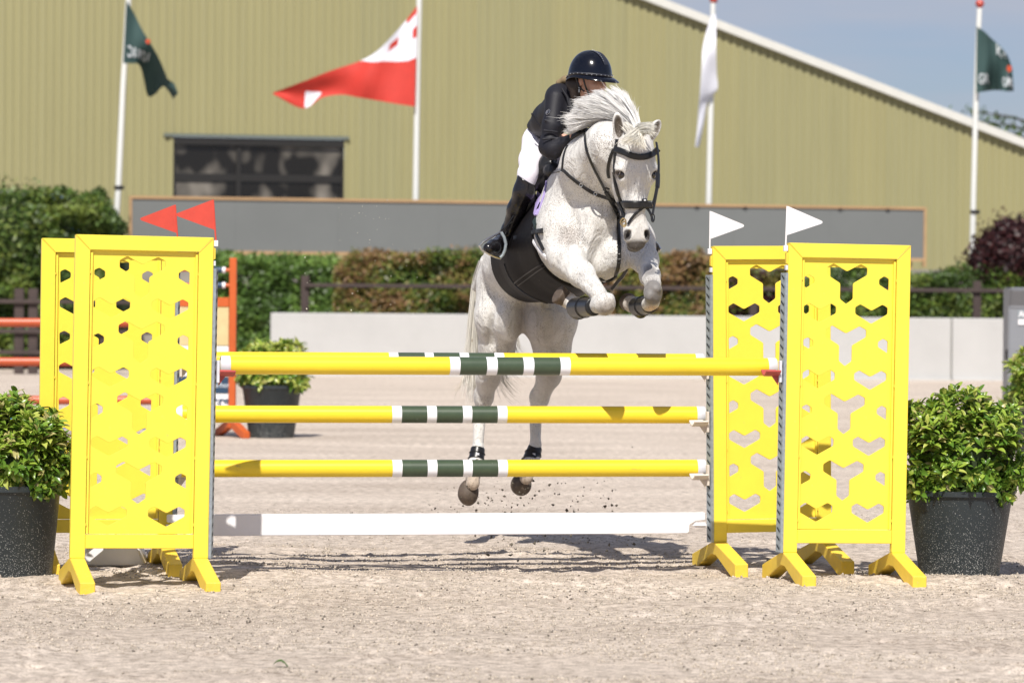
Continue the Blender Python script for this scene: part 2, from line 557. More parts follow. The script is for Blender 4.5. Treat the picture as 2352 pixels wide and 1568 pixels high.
# ---- brown timber fences
BROWN = material('dark_timber', (0.055, 0.038, 0.034), 0.8, var=0.25, vscale=4, stretch=(1, 1, 0.3))
def fence(us, D, ztops, rails, label, th=0.105):
    p = [W(u, 780, D) for u in us]
    t_ = thing('timber_fence', label, 'fence', (p[0].x, p[0].y, 0))
    for q in p[1:-1] if len(p) > 3 else p:
        mb = MB(); mb.box((q.x, q.y, ztops / 2), (th * 1.6, th, ztops)); mb.build('post', BROWN, t_, world=True, bevel=0.01)
    for zr in rails:
        mb = MB(); mb.box(((p[0].x + p[-1].x) / 2, p[0].y - th * 0.9, zr), (p[-1].x - p[0].x, 0.06, 0.08)); mb.build('rail', BROWN, t_, world=True, bevel=0.008)
    return t_
fence([700, 700, 1212, 1730, 2243, 2760, 2800], 72.4, 2.04, (1.84,), 'dark brown rail fence rising behind the pale concrete wall')
fence([-220, -150, 44, 76, 240, 380], 70.0, 1.72, (1.46, 0.86, 0.44), 'dark timber fence in front of the big bush at the left edge', 0.12)

# ---- hedges and bushes
def hedge(name, label, cat, u0, u1, vtop, D, depth, zbot, n, pal, size=0.11, inner=DARKLEAF, lump=0.25, group=None):
    a, b_ = W(u0, vtop, D), W(u1, vtop, D)
    zt = (a.z + b_.z) / 2
    x0, x1 = a.x, b_.x
    t_ = thing(name, label, cat, ((x0 + x1) / 2, a.y, 0), group=group)
    Ls = x1 - x0; H = zt - zbot
    # inner mass
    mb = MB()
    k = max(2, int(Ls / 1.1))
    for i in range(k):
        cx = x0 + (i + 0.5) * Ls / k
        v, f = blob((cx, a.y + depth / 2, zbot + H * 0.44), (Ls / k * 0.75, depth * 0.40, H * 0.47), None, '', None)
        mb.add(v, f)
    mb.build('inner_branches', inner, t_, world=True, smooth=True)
    r = RNG.random(n)
    fx = RNG.uniform(x0, x1, n); fz = zbot + H * RNG.random(n) ** 0.9
    fy = a.y + RNG.random(n) ** 2 * 0.35
    top = r < 0.35
    fz[top] = zt - RNG.random(top.sum()) ** 2 * 0.3
    fy[top] = a.y + RNG.random(top.sum()) * depth
    lum = vnoise(fx, fz * 1.3, 0.55, 77) - 0.5
    fy -= lum * lump * 1.6
    tl = vnoise(fx, fy, 0.6, 78) - 0.5
    fz[top] += tl[top] * lump * 1.5 + RNG.random(top.sum()) ** 4 * 0.12
    ed = np.minimum(fx - x0, x1 - fx)
    fz -= np.clip(0.4 - ed, 0, 0.4) * 0.9 * (fz - zbot) / H
    P = np.c_[fx, fy, fz]
    nr = np.tile(np.array([0, -0.75, 0.6]), (n, 1)); nr[top] = (0, -0.2, 1)
    pal = np.array(pal)
    ci = np.clip(vnoise(fx, fz, 0.5, 5) * 1.3 - 0.15 + RNG.normal(scale=0.22, size=n), 0, 0.999)
    cols = pal[(ci * len(pal)).astype(int)] * RNG.uniform(0.65, 1.4, (n, 1))
    v, f, c = leaf_cloud(P, nr, size, cols)
    me = mesh_data('foliage', v, f, LEAF); set_face_col(me, c)
    o = link('foliage', me, t_, world=True); o['kind'] = 'stuff'
    return t_
GREEN = [(0.055, 0.105, 0.018), (0.085, 0.16, 0.03), (0.11, 0.20, 0.038), (0.17, 0.27, 0.055)]
GREEN2 = [(0.045, 0.08, 0.016), (0.07, 0.125, 0.022), (0.10, 0.165, 0.03), (0.16, 0.21, 0.04)]
RUST = [(0.085, 0.14, 0.025), (0.14, 0.17, 0.03), (0.20, 0.17, 0.045), (0.25, 0.15, 0.065)]
RUST2 = [(0.08, 0.11, 0.02), (0.16, 0.14, 0.03), (0.22, 0.15, 0.045), (0.24, 0.12, 0.06)]
PURPLE = [(0.022, 0.007, 0.009), (0.035, 0.011, 0.013), (0.055, 0.016, 0.018), (0.08, 0.022, 0.022)]
hedge('hedge', 'bright green leafy hedge between the orange upright and the brown fence post', 'hedge', 440, 800, 596, 74.0, 1.6, 0, 15000, GREEN)
hedge('hedge', 'rust tinged hedge left of the horse below the grey board', 'hedge', 765, 1140, 585, 73.6, 1.5, 0.1, 15000, RUST)
hedge('hedge', 'green and rust hedge hidden mostly behind the horse', 'hedge', 1130, 1420, 590, 74.2, 1.5, 0.1, 8000, RUST2)
hedge('hedge', 'rust brown hedge between the horse and the right hand wings', 'hedge', 1405, 1660, 588, 73.7, 1.5, 0.1, 9000, RUST)
hedge('hedge', 'dark reddish hedge seen through the holes of the back right wing', 'hedge', 1650, 1850, 622, 73.9, 1.5, 0.1, 6000, [PURPLE[3], RUST2[0], PURPLE[2], RUST2[1]], inner=DARKRED)
hedge('hedge', 'low green hedge under the purple bush at the right edge', 'hedge', 1840, 2500, 628, 73.8, 1.5, 0.1, 17000, GREEN2)
hedge('hedge', 'tall dark green bush mass at the left edge in front of the hall', 'hedge', -260, 262, 470, 74.2, 3.0, 0.2, 30000, GREEN2, lump=0.5, size=0.13)
def bush(name, label, cat, u, v_, D, rx, rz, n, pal, size, inner, trunk=True):
    c = W(u, v_, D)
    zb = 0.0 if D < 76.5 else 2.3
    t_ = thing(name, label, cat, (c.x, c.y, zb))
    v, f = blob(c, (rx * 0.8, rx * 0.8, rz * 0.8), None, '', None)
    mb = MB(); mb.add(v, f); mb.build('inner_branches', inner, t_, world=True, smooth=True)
    if trunk:
        mb = MB(); mb.tube([(c.x, c.y, zb - 0.05), (c.x + 0.05, c.y, c.z)], [0.09, 0.05], 8); mb.build('trunk', TWIG, t_, world=True, smooth=True)
    d = RNG.normal(size=(n, 3)); d /= np.linalg.norm(d, axis=1)[:, None]
    lum = vnoise(d[:, 0] * 2 + d[:, 1], d[:, 2] * 2 - d[:, 1], 0.35, 3)
    rad = (0.86 + 0.25 * lum) * (1 - 0.22 * RNG.random(n) ** 2) + (RNG.random(n) ** 7) * 0.35
    P = d * rad[:, None] * np.array([rx, rx, rz]) + np.array(c)
    pal = np.array(pal)
    cols = pal[RNG.integers(0, len(pal), n)] * RNG.uniform(0.6, 1.4, (n, 1))
    v, f, cc = leaf_cloud(P, d, size, cols)
    me = mesh_data('foliage', v, f, LEAF); set_face_col(me, cc)
    o = link('foliage', me, t_, world=True); o['kind'] = 'stuff'
    return t_
bush('shrub', 'deep purple round shrub by the right flagpole foot', 'shrub', 2330, 600, 74.6, 0.92, 0.86, 9000, PURPLE, 0.12, DARKRED)
# bush crown that rises at the left in front of the blue car
bush('shrub', 'rounded green shrub crown rising over the left hedge beside the flagpole', 'shrub', 30, 552, 74.9, 1.15, 1.05, 10000, GREEN2, 0.12, DARKLEAF)
# tree behind the hall
tc0 = W(2420, 300, 112.0)
tr = thing('tree', 'dark leafy tree reaching in behind the hall roof at the right edge', 'tree', (tc0.x, tc0.y, 2.3))
mb = MB(); mb.tube([(tc0.x, tc0.y, 2.2), (tc0.x + 0.1, tc0.y, 4.5), (tc0.x - 0.1, tc0.y, 8.0)], [0.28, 0.2, 0.07], 10); tk = mb.build('trunk', TWIG, tr, world=True, smooth=True)
lp = []
for k in range(26):
    ang = RNG.uniform(0, 2 * math.pi); ln = RNG.uniform(1.2, 2.6); zz = RNG.uniform(4.4, 7.8)
    if k < 4:
        ang = math.pi + (k - 1.5) * 0.12; ln = 2.3 + 0.15 * k; zz = (tc0.z - 0.35 + 0.28 * k)
    a = Vector((tc0.x, tc0.y, zz - 0.5)); b_ = Vector((tc0.x + ln * math.cos(ang), tc0.y + ln * math.sin(ang) * 0.8, zz + 0.1))
    mb = MB(); mb.tube([a, (a + b_) / 2 + Vector((0, 0, 0.12)), b_], [0.06, 0.035, 0.012], 6); mb.build('branch', TWIG, tr, world=True)
    for q in range(95):
        s_ = RNG.uniform(0.35, 1.05)
        lp.append(np.array(a + (b_ - a) * s_) + RNG.normal(scale=(0.22, 0.22, 0.10)))
P = np.array(lp); nrm = np.tile(np.array([0, -0.4, 0.8]), (len(P), 1))
v, f, cc = leaf_cloud(P, nrm, 0.17, np.array(GREEN2)[RNG.integers(0, 3, len(P))])
me = mesh_data('crown', v, f, LEAF); set_face_col(me, cc); o = link('crown', me, tr, world=True); o['kind'] = 'stuff'

# ---- the hall
YAW = math.radians(13)
bd = Vector((math.cos(YAW), math.sin(YAW), 0)); bn_ = Vector((math.sin(YAW), -math.cos(YAW), 0))
BP0 = W(1176, 684, 89.0)
def bl(u, v_):
    p = WP(u, v_, BP0, bn_)
    return (p - Vector((BP0.x, BP0.y, 0))).dot(bd), p.z
hall = thing('indoor_arena_hall', 'big khaki green corrugated metal hall with sloping white roof edge', 'building', (BP0.x, BP0.y, 2.3), YAW)
def hz(z): return z - 2.3
xa, za = bl(1522, 0); xb, zb_ = bl(2352, 322)
slope = (zb_ - za) / (xb - xa)
RIDX = -7.5
zr = za + slope * (RIDX - xa)
def roof(x): return zr + slope * abs(x - RIDX)
xL, xR = -22.0, xb + 5.0
KHAKI = material('khaki_metal_cladding', (0.305, 0.282, 0.140), 0.55, metal=0.0, var=0.06, vscale=0.7, stretch=(4, 4, 0.25))
KHAKI2 = material('khaki_metal_cladding_older', (0.292, 0.274, 0.140), 0.6, metal=0.0, var=0.08, vscale=0.8, stretch=(4, 4, 0.25))
wx0, wz1 = bl(398, 313); wx1, _ = bl(790, 320); _, wz0 = bl(560, 470)
def panel(x0, x1, z0, ztop, m):
    prof = []
    x = x0; pit = 0.2
    base = math.floor(x0 / pit)
    offs = [(0.0, 0.035), (0.09, 0.035), (0.11, 0.0), (0.18, 0.0), (0.2, 0.035)]
    xs = [x0]
    k = base
    while k * pit < x1 + 1e-6:
        for o_, _d in offs[:-1]:
            xx = k * pit + o_
            if x0 + 1e-4 < xx < x1 - 1e-4: xs.append(xx)
        k += 1
    xs.append(x1)
    def dep(xx):
        r = xx - math.floor(xx / pit + 1e-9) * pit
        if r < 0.09: return -0.035
        if r < 0.11: return -0.035 * (0.11 - r) / 0.02
        if r < 0.18: return 0.0
        return -0.035 * (r - 0.18) / 0.02
    v = []; f = []
    for xx in xs:
        zt = ztop(xx) if callable(ztop) else ztop
        v += [(xx, dep(xx), hz(z0)), (xx, dep(xx), hz(zt))]
    for i in range(len(xs) - 1):
        f.append((2 * i, 2 * i + 2, 2 * i + 3, 2 * i + 1))
    me = mesh_data('wall_panel', v, f, m)
    link('wall_panel', me, hall)
x = xL; i = 0
cuts = sorted(set(np.round(np.arange(xL, xR, 1.0), 3).tolist() + [round(wx0, 3), round(wx1, 3)]))
cuts = [c for c in cuts if c in (round(wx0, 3), round(wx1, 3)) or min(abs(c - wx0), abs(c - wx1)) > 0.3]
for a, b_ in zip(cuts[:-1], cuts[1:]):
    m_ = KHAKI if RNG.random() < 0.6 else KHAKI2
    top = lambda xx: roof(xx) - 0.16
    if a >= wx0 - 0.01 and b_ <= wx1 + 0.01:
        panel(a, b_ - 0.001, wz1, top, m_); panel(a, b_ - 0.001, 2.3, wz0, m_)
    else: panel(a, b_ - 0.001, 2.3, top, m_)
BARGE = material('white_flashing', (0.62, 0.61, 0.56), 0.5, var=0.05, vscale=3)
mb = MB()
for (p, q) in ((RIDX, xR + 0.4), (RIDX, xL - 0.4)):
    za_, zb2 = roof(p), roof(q)
    mb.add([(p, -0.22, hz(za_)), (q, -0.22, hz(zb2)), (q, -0.22, hz(zb2 - 0.22)), (p, -0.22, hz(za_ - 0.22)),
            (p, 0.12, hz(za_ + 0.01)), (q, 0.12, hz(zb2 + 0.01)), (q, 0.02, hz(zb2 - 0.22)), (p, 0.02, hz(za_ - 0.22))],
           [(0, 1, 2, 3), (0, 4, 5, 1), (3, 2, 6, 7)])
mb.build('roof_edge_flashing', BARGE, hall, normals=False)
mb = MB()
RF = material('grey_roof_sheet', (0.30, 0.30, 0.29), 0.6, var=0.1, vscale=0.5)
for (p, q) in ((RIDX, xR + 0.5), (RIDX, xL - 0.5)):
    a_, b2 = hz(roof(p)) - 0.02, hz(roof(q)) - 0.02
    mb.add([(p, 0.05, a_), (q, 0.05, b2), (q, 30, b2), (p, 30, a_), (p, 0.05, a_ - 0.12), (q, 0.05, b2 - 0.12), (q, 30, b2 - 0.12), (p, 30, a_ - 0.12)],
           [(0, 1, 2, 3), (4, 7, 6, 5), (1, 5, 6, 2), (0, 4, 5, 1), (3, 2, 6, 7)])
mb.build('roof', RF, hall)
mb = MB(); mb.span((xR, 0.1, 0), (xR + 0.06, 30, hz(roof(xR)) - 0.16)); mb.span((xL - 0.06, 0.1, 0), (xL, 30, hz(roof(xL)) - 0.16)); mb.span((xL, 29.9, 0), (xR, 30, hz(roof(xL)) - 2))
mb.build('side_wall', KHAKI2, hall)
# window strip
FR = material('dark_window_frame', (0.014, 0.013, 0.012), 0.5, var=0.1)
FRG = material('grey_green_lintel', (0.13, 0.15, 0.13), 0.5, var=0.1)
GLASS = material('dark_window_glass', (0.018, 0.016, 0.014), 0.12, var=0.4, vscale=0.6, spec=0.5)
mb = MB()
mb.span((wx0, -0.05, hz(wz1) - 0.20), (wx1, 0.25, hz(wz1) - 0.02)); wf = mb.build('window_frame', FR, hall)
mb = MB(); mb.span((wx0 - 0.25, -0.09, hz(wz1) - 0.01), (wx1 + 0.12, -0.037, hz(wz1) + 0.07)); mb.build('lintel', FRG, hall)
mux = bl(548, 380)[0]; muz = bl(600, 409)[1]
mb = MB(); mb.span((mux - 0.06, 0.0, hz(wz0)), (mux + 0.06, 0.12, hz(wz1) - 0.2)); mb.span((wx0, 0.02, hz(muz) - 0.09), (wx1, 0.13, hz(muz) + 0.09))
mb.span((wx0, 0.0, hz(wz0)), (wx0 + 0.06, 0.2, hz(wz1) - 0.2)); mb.span((wx1 - 0.06, 0.0, hz(wz0)), (wx1, 0.2, hz(wz1) - 0.2))
mb.build('mullion', FR, hall)
# panes with pale blotches in the colour, standing in for reflections
GL2 = bpy.data.materials.new('painted_reflection_glass'); GL2.use_nodes = True
t = GL2.node_tree; b = t.nodes['Principled BSDF']; b.inputs['Roughness'].default_value = 0.18
tq = t.nodes.new('ShaderNodeTexCoord'); nq = t.nodes.new('ShaderNodeTexNoise'); nq.inputs['Scale'].default_value = 0.9; nq.inputs['Detail'].default_value = 2
mq = t.nodes.new('ShaderNodeMapping'); mq.inputs['Scale'].default_value = (1.3, 1.0, 0.9); mq.inputs['Location'].default_value = (2.3, 0, 5.2)
rq = t.nodes.new('ShaderNodeValToRGB'); rq.color_ramp.elements[0].position = 0.47; rq.color_ramp.elements[0].color = (0.010, 0.009, 0.008, 1)
rq.color_ramp.elements[1].position = 0.72; rq.color_ramp.elements[1].color = (0.26, 0.235, 0.20, 1)
t.links.new(tq.outputs['Object'], mq.inputs['Vector']); t.links.new(mq.outputs['Vector'], nq.inputs['Vector']); t.links.new(nq.outputs['Fac'], rq.inputs['Fac']); t.links.new(rq.outputs['Color'], b.inputs['Base Color'])
for (a, b_) in ((wx0 + 0.06, mux - 0.06), (mux + 0.06, wx1 - 0.06)):
    for (c_, d_) in ((wz0, muz - 0.09), (muz + 0.09, wz1 - 0.2)):
        mb = MB(); mb.span((a, 0.07, hz(c_)), (b_, 0.085, hz(d_))); mb.build('pane', GL2, wf)

# ---- grey board with timber edging
YB = math.radians(13)
qd = Vector((math.cos(YB), math.sin(YB), 0)); qn = Vector((math.sin(YB), -math.cos(YB), 0))
Q0 = W(1200, 684, 79.0)
def ql(u, v_):
    p = WP(u, v_, Q0, qn); return (p - Vector((Q0.x, Q0.y, 0))).dot(qd), p.z - 2.3
board = thing('long_grey_board', 'long grey board edged with orange timber in front of the hall', 'board', (Q0.x, Q0.y, 2.3), YB)
GREYB = material('grey_board_paint', (0.158, 0.166, 0.162), 0.6, var=0.05, vscale=0.8)
TIMB = material('orange_timber', (0.42, 0.265, 0.135), 0.7, var=0.15, vscale=3, stretch=(0.3, 1, 1))
x0, z1 = ql(303, 456); x1, _z = ql(2122, 476); z0 = ql(900, 580)[1]
nb = 8
for i in range(nb):
    a = x0 + (x1 - x0) * i / nb; b_ = x0 + (x1 - x0) * (i + 1) / nb
    mb = MB(); mb.span((a + 0.001, 0, z0), (b_ - 0.001, 0.03, z1)); mb.build('board_panel', GREYB, board)
mb = MB(); mb.span((x0 - 0.06, -0.03, z1), (x1 + 0.06, 0.08, z1 + 0.062)); mb.build('top_rail', TIMB, board)
mb = MB(); mb.span((x0 - 0.06, -0.03, z0 - 0.1), (x0, 0.08, z1 - 0.002)); mb.build('side_rail', TIMB, board)
mb = MB(); mb.span((x1, -0.03, z0 - 0.2), (x1 + 0.06, 0.08, z1 - 0.002)); mb.build('side_rail', TIMB, board)
mb = MB(); mb.span((x0, -0.02, z0 - 0.07), (x1, 0.07, z0 - 0.002)); mb.build('bottom_rail', TIMB, board)
for k in range(10):
    xx = x0 + 0.3 + (x1 - x0 - 0.6) * k / 9
    mb = MB(); mb.span((xx - 0.05, 0.09, 0), (xx + 0.05, 0.19, z1 - 0.01)); mb.build('post', TIMB, board)
for k in range(8):
    xx = x1 - 0.9 - 1.15 * k
    mb = MB(); mb.span((xx - 0.045, -0.042, z1 - 0.03), (xx + 0.045, -0.031, z1 + 0.01)); mb.build('bracket', FR, board)

# ---- blue car parked on the terrace behind the bush
cc_ = W(112, 560, 79.5)
CARB = material('blue_car_paint', (0.018, 0.10, 0.33), 0.25, var=0.02, coat=1.0)
car = thing('car', 'blue car whose roof shows over the bush at the left edge', 'car', (cc_.x, cc_.y, 2.3))
prof = [(-1.95, 0.35), (-1.98, 0.72), (-1.65, 0.86), (-0.95, 0.98), (-0.35, 1.42), (0.25, 1.52), (0.95, 1.44), (1.55, 1.02), (1.95, 0.9), (2.0, 0.4), (1.9, 0.25), (-1.85, 0.25)]
zs = (W(180, 447, 79.5).z - 2.3) / 1.52
prof = [(p[0] * 0.72, p[1] * zs) for p in prof]
mb = MB(); mb.prism([(p[0], p[1]) for p in prof], -0.8, 0.8, 'y'); mb.build('car_body', CARB, car, bevel=0.07, seg=3, smooth=True)
mb = MB(); mb.prism([(-0.62, 1.02 * zs), (-0.22, 1.38 * zs), (0.62, 1.38 * zs), (1.0, 1.05 * zs)], -0.815, 0.815, 'y'); mb.build('car_window', GLASS, car)
TYRE = material('tyre', (0.02, 0.02, 0.02), 0.9)
for sx in (-0.95, 0.95):
    for sy in (-0.72, 0.72):
        mb = MB(); mb.tube([(sx, sy - 0.1, 0.3), (sx, sy + 0.1, 0.3)], 0.3, 18); mb.build('wheel', TYRE, car, smooth=True)

# ---- flag poles and their flags
POLE = material('white_flagpole', (0.70, 0.71, 0.68), 0.4, var=0.03)
KNOB = material('red_knob', (0.45, 0.05, 0.03), 0.4)
def flagpole(label, pts, D, r0, r1, knob=None, joint=None):
    P = [W(u, v_, D) for u, v_ in pts]
    base = P[0].copy(); base.z = 2.3
    t_ = thing('flagpole', label, 'flagpole', base)
    dirv = (P[1] - P[0]).normalized()
    first = P[0] - dirv * ((P[0].z - 2.28) / dirv.z)
    P = [first] + P
    mb = MB(); n = len(P); mb.tube(P, [r0 + (r1 - r0) * i / (n - 1) for i in range(n)], 12); mb.build('pole', POLE, t_, world=True, smooth=True)
    if knob:
        k = W(*knob, D); mb = MB()
        mb.lathe([(0.001, -0.1), (0.07, -0.07), (0.10, 0), (0.07, 0.07), (0.001, 0.1)], k, 12); mb.build('knob', KNOB, t_, world=True, smooth=True)
    if joint:
        k = W(*joint, D); mb = MB(); mb.tube([k - Vector((0, 0, 0.04)), k + Vector((0, 0, 0.04))], r0 * 1.25, 12); mb.box(k + Vector((r0 * 1.4, 0, 0)), (0.07, 0.05, 0.09)); mb.build('cleat', FR, t_, world=True)
    return t_
flagpole('leftmost white flagpole leaning right, beside the big bush', [(267, 510), (272, 430), (283, 200), (288, 120), (295, 0), (296, -40)], 76.4, 0.068, 0.06, (296, -46), (271, 431))
flagpole('white flagpole that carries the red and white flag', [(955, 458), (957, 300), (960, 120), (963, 0), (964, -60)], 80.6, 0.075, 0.062, (964, -66))
flagpole('white flagpole with red knob that carries the white flag', [(1628, 470), (1631, 320), (1635, 150), (1638, 6)], 82.0, 0.075, 0.06, (1639, 0))
flagpole('rightmost white flagpole with red knob in front of the sky', [(2232, 625), (2236, 450), (2241, 250), (2247, 80), (2250, 20)], 76.4, 0.066, 0.055, (2250.5, 9), (2237, 487))

DKG = material('dark_green_flag_cloth', (0.028, 0.065, 0.062), 0.8, var=0.08, vscale=4)
FLW = material('white_flag_cloth', (0.78, 0.79, 0.86), 0.8, var=0.03, vscale=4, trans=0.0)
FLR = material('red_flag_cloth', (0.54, 0.035, 0.022), 0.7, var=0.08, vscale=4)
LETT = material('pale_flag_lettering', (0.50, 0.54, 0.56), 0.8)
DOT = material('red_flag_mark', (0.45, 0.06, 0.02), 0.8)
class Cloth:
    """surface through pairs of (u,v,dD) at increasing position along the flag"""
    def __init__(s, A, B, D, wav=0.10, waves=2.5, seed=0, scale=1.0):
        s.A = smoothpath(A, 61); s.B = smoothpath(B, 61); s.D = D; s.wav = wav; s.waves = waves; s.seed = seed
    def at(s, a, b, off=0.0):
        i = min(a * 60, 59.999); k = int(i); t = i - k
        A = s.A[k] * (1 - t) + s.A[k + 1] * t; B = s.B[k] * (1 - t) + s.B[k + 1] * t
        q = A * (1 - b) + B * b
        amp = s.wav * min(1, a * 3)
        d = amp * math.sin(a * s.waves * 2 * math.pi + b * 1.7 + s.seed) + amp * 0.5 * math.sin(b * 5 + a * 9 + s.seed * 2)
        return W(q[0], q[1], s.D + q[2] + d - off)
    def mesh(s, name, mats, parent, nu=60, nv=28, fm=None):
        v = [s.at(i / nu, j / nv) for i in range(nu + 1) for j in range(nv + 1)]
        f = []; mi = []
        for i in range(nu):
            for j in range(nv):
                a = i * (nv + 1) + j
                f.append((a, a + 1, a + nv + 2, a + nv + 1))
                mi.append(fm((i + 0.5) / nu, (j + 0.5) / nv) if fm else 0)
        me = mesh_data(name, v, f, mats, True, mi)
        return link(name, me, parent, world=True)
    def text(s, st, a0, b0, wa, hb, mat, parent, mirror=False, bold=0.02, name='lettering'):
        v, f = text_mesh(st, 1.0, bold)
        xs = [p[0] for p in v]; x0_, x1_ = min(xs), max(xs); ys_ = [p[1] for p in v]; y0_, y1_ = min(ys_), max(ys_)
        out = []
        for p in v:
            fx = (p[0] - x0_) / (x1_ - x0_); fy = (p[1] - y0_) / (y1_ - y0_)
            if mirror: fx = 1 - fx
            out.append(s.at(min(0.999, max(0, a0 + fx * wa)), b0 + (1 - fy) * hb, 0.03))
        me = mesh_data(name, out, f, mat); return link(name, me, parent, world=True)
def c1_(x, y, d=0): return (x * .16 + 258.7, y * .16, d)
fl1 = thing('flag', 'dark green flag with pale letters hanging from the leftmost pole', 'flag', W(290, 146, 76.2))
A = [c1_(200, 6, -.1), c1_(310, 200), c1_(420, 420), c1_(540, 620), c1_(640, 790), c1_(720, 960), c1_(790, 1130), c1_(880, 1200), c1_(940, 1340)]
B = [c1_(152, 912, -.1), c1_(260, 915), c1_(370, 925, .2), c1_(430, 1060, .7), c1_(500, 1370, 1.3), c1_(605, 1360, 1.3), c1_(720, 1245, .9), c1_(800, 1310, .5), c1_(870, 1425, .5)]
cl = Cloth(A, B, 76.05, 0.10, 1.6, 0.4); cl.mesh('cloth', DKG, fl1)
cl.text('C', 0.06, 0.665, 0.085, 0.22, LETT, fl1, True, 0.035); cl.text('I', 0.16, 0.64, 0.03, 0.22, LETT, fl1, True, 0.03)
cl.text('R', 0.205, 0.58, 0.075, 0.25, LETT, fl1, True, 0.035); cl.text('O', 0.295, 0.44, 0.075, 0.28, LETT, fl1, True, 0.035)
cl.text('I', 0.385, 0.25, 0.02, 0.25, LETT, fl1, True)
mb = MB(); c = cl.at(0.345, 0.05, 0.05); mb.lathe([(0.001, 0), (0.055, 0.0)], (0, 0, 0), 10)
mb.v = [Vector((q.x + c.x, c.y, q.y + c.z)) for q in mb.v]; mb.build('red_mark', DOT, fl1, world=True)
def c2_(x, y, d=0): return (x * .35 + 235.2, y * .35, d)
fl2 = thing('flag', 'large red and white flag streaming to the left', 'flag', W(958, 243, 80.4))
A = [c2_(2066, 40), c2_(1990, 140, .1), c2_(1900, 240), c2_(1800, 340), c2_(1690, 402, .1), c2_(1500, 465, .1), c2_(1320, 535, .2), c2_(1118, 610, .3)]
B = [c2_(2050, 700), c2_(1930, 682), c2_(1800, 660, .1), c2_(1680, 640), c2_(1570, 622, .1), c2_(1440, 642, .3), c2_(1316, 712, .5), c2_(1125, 622, .3)]
def f2(a, b_):
    cut = 0.52 * (1 - (a / 0.57) ** 2) if a < 0.57 else -1
    if b_ < cut:
        if (0.20 < a < 0.29 and 0.12 < b_ < 0.24) or (a < 0.05 and 0.19 < b_ < 0.30) or (a < 0.13 and b_ < 0.075): return 1
        return 0
    if 0.735 < a < 0.85 and b_ > 0.40 + 3.4 * max(0, 0.835 - a) and b_ < 0.98 - 2.2 * max(0, 0.80 - a): return 0
    return 1
cl = Cloth(A, B, 80.4, 0.10, 1.3, 1.9); cl.mesh('cloth', [FLW, FLR], fl2, nu=150, nv=72, fm=f2)
def c3_(x, y, d=0): return (x * .35 + 1568, y * .35, d)
fl3 = thing('flag', 'limp white flag hanging down its pole', 'flag', W(1636, 210, 81.8))
A = [c3_(190, 100), c3_(150, 230), c3_(130, 330), c3_(124, 450), c3_(112, 620), c3_(104, 720), c3_(95, 850), c3_(82, 965)]
B = [c3_(218, 100), c3_(219, 230), c3_(220, 330), c3_(224, 480, .2), c3_(228, 590, .3), c3_(168, 660, .4), c3_(136, 830, .3), c3_(108, 965, .2)]
cl = Cloth(A, B, 81.5, 0.04, 1.7, 0.2); cl.mesh('cloth', FLW, fl3)
def c4_(x, y, d=0): return (x * .125 + 2210.9, y * .125 + 39.2, d)
fl4 = thing('flag', 'small dark green flag with pale letters against the sky', 'flag', W(2243, 213, 76.2))
A = [c4_(262, 180), c4_(400, 270), c4_(530, 395), c4_(680, 530), c4_(820, 700), c4_(915, 950)]
B = [c4_(246, 1398), c4_(400, 1370, .1), c4_(560, 1350, .2), c4_(700, 1352), c4_(820, 1368, .1), c4_(940, 1362, .1)]
cl = Cloth(A, B, 76.2, 0.16, 1.5, 2.5); cl.mesh('cloth', DKG, fl4)
cl.text('G', 0.06, 0.70, 0.13, 0.17, LETT, fl4); cl.text('R', 0.20, 0.70, 0.12, 0.17, LETT, fl4); cl.text('O', 0.66, 0.66, 0.12, 0.23, LETT, fl4); cl.text('M', 0.80, 0.50, 0.16, 0.36, LETT, fl4)
cl.text('K', 0.52, 0.02, 0.14, 0.22, LETT, fl4, name='emblem'); cl.text('Z', 0.66, 0.02, 0.12, 0.12, LETT, fl4, name='emblem')
mb = MB(); c = W(2318, 158, 76.0); mb.lathe([(0.001, 0), (0.055, 0.0)], (0, 0, 0), 10)
mb.v = [Vector((q.x + c.x, c.y, q.y * 1.4 + c.z)) for q in mb.v]; mb.build('red_mark', DOT, fl4, world=True)

# ---- orange practice jump in the left background
ORNG = material('orange_paint', (0.52, 0.10, 0.018), 0.45, var=0.08, vscale=6)
ORP = material('orange_pole_paint', (0.46, 0.085, 0.028), 0.4, var=0.15, vscale=5, dirt=(0.45, 0.25, 0.2), dirt_amt=0.08, dscale=12)
NAVY = material('navy_print', (0.018, 0.05, 0.10), 0.5)
BEIGE = material('beige_board', (0.60, 0.47, 0.24), 0.6, var=0.12, vscale=6)
CREAMT = material('pale_print', (0.45, 0.5, 0.56), 0.6)
DJ = 39.8
rA, rB = W(388, 1000, DJ), W(541, 1003, DJ)
ow = thing('orange_jump_wing', 'orange jump wing with navy and white boards behind the yellow wings', 'jump wing', (rA.x, rA.y, 0))
zT = W(533, 592, DJ).z
for xx in (rA.x, rB.x - 0.08):
    mb = MB(); mb.span((xx, rA.y - 0.04, 0.1), (xx + 0.08, rA.y + 0.04, zT)); mb.build('post', ORNG, ow, world=True, bevel=0.006)
    mb = MB(); mb.prism([(rA.y - 0.42, 0), (rA.y - 0.42, 0.07), (rA.y - 0.02, 0.22), (rA.y + 0.02, 0.22), (rA.y + 0.42, 0.07), (rA.y + 0.42, 0), (rA.y + 0.34, 0), (rA.y, 0.12), (rA.y - 0.34, 0)], xx, xx + 0.08, 'x')
    R = Matrix.Rotation(math.radians(28), 4, 'Z'); pc = Vector((xx + 0.04, rA.y, 0)); mb.v = [R @ (q - pc) + pc for q in mb.v]
    mb.build('foot', ORNG, ow, world=True, bevel=0.005)
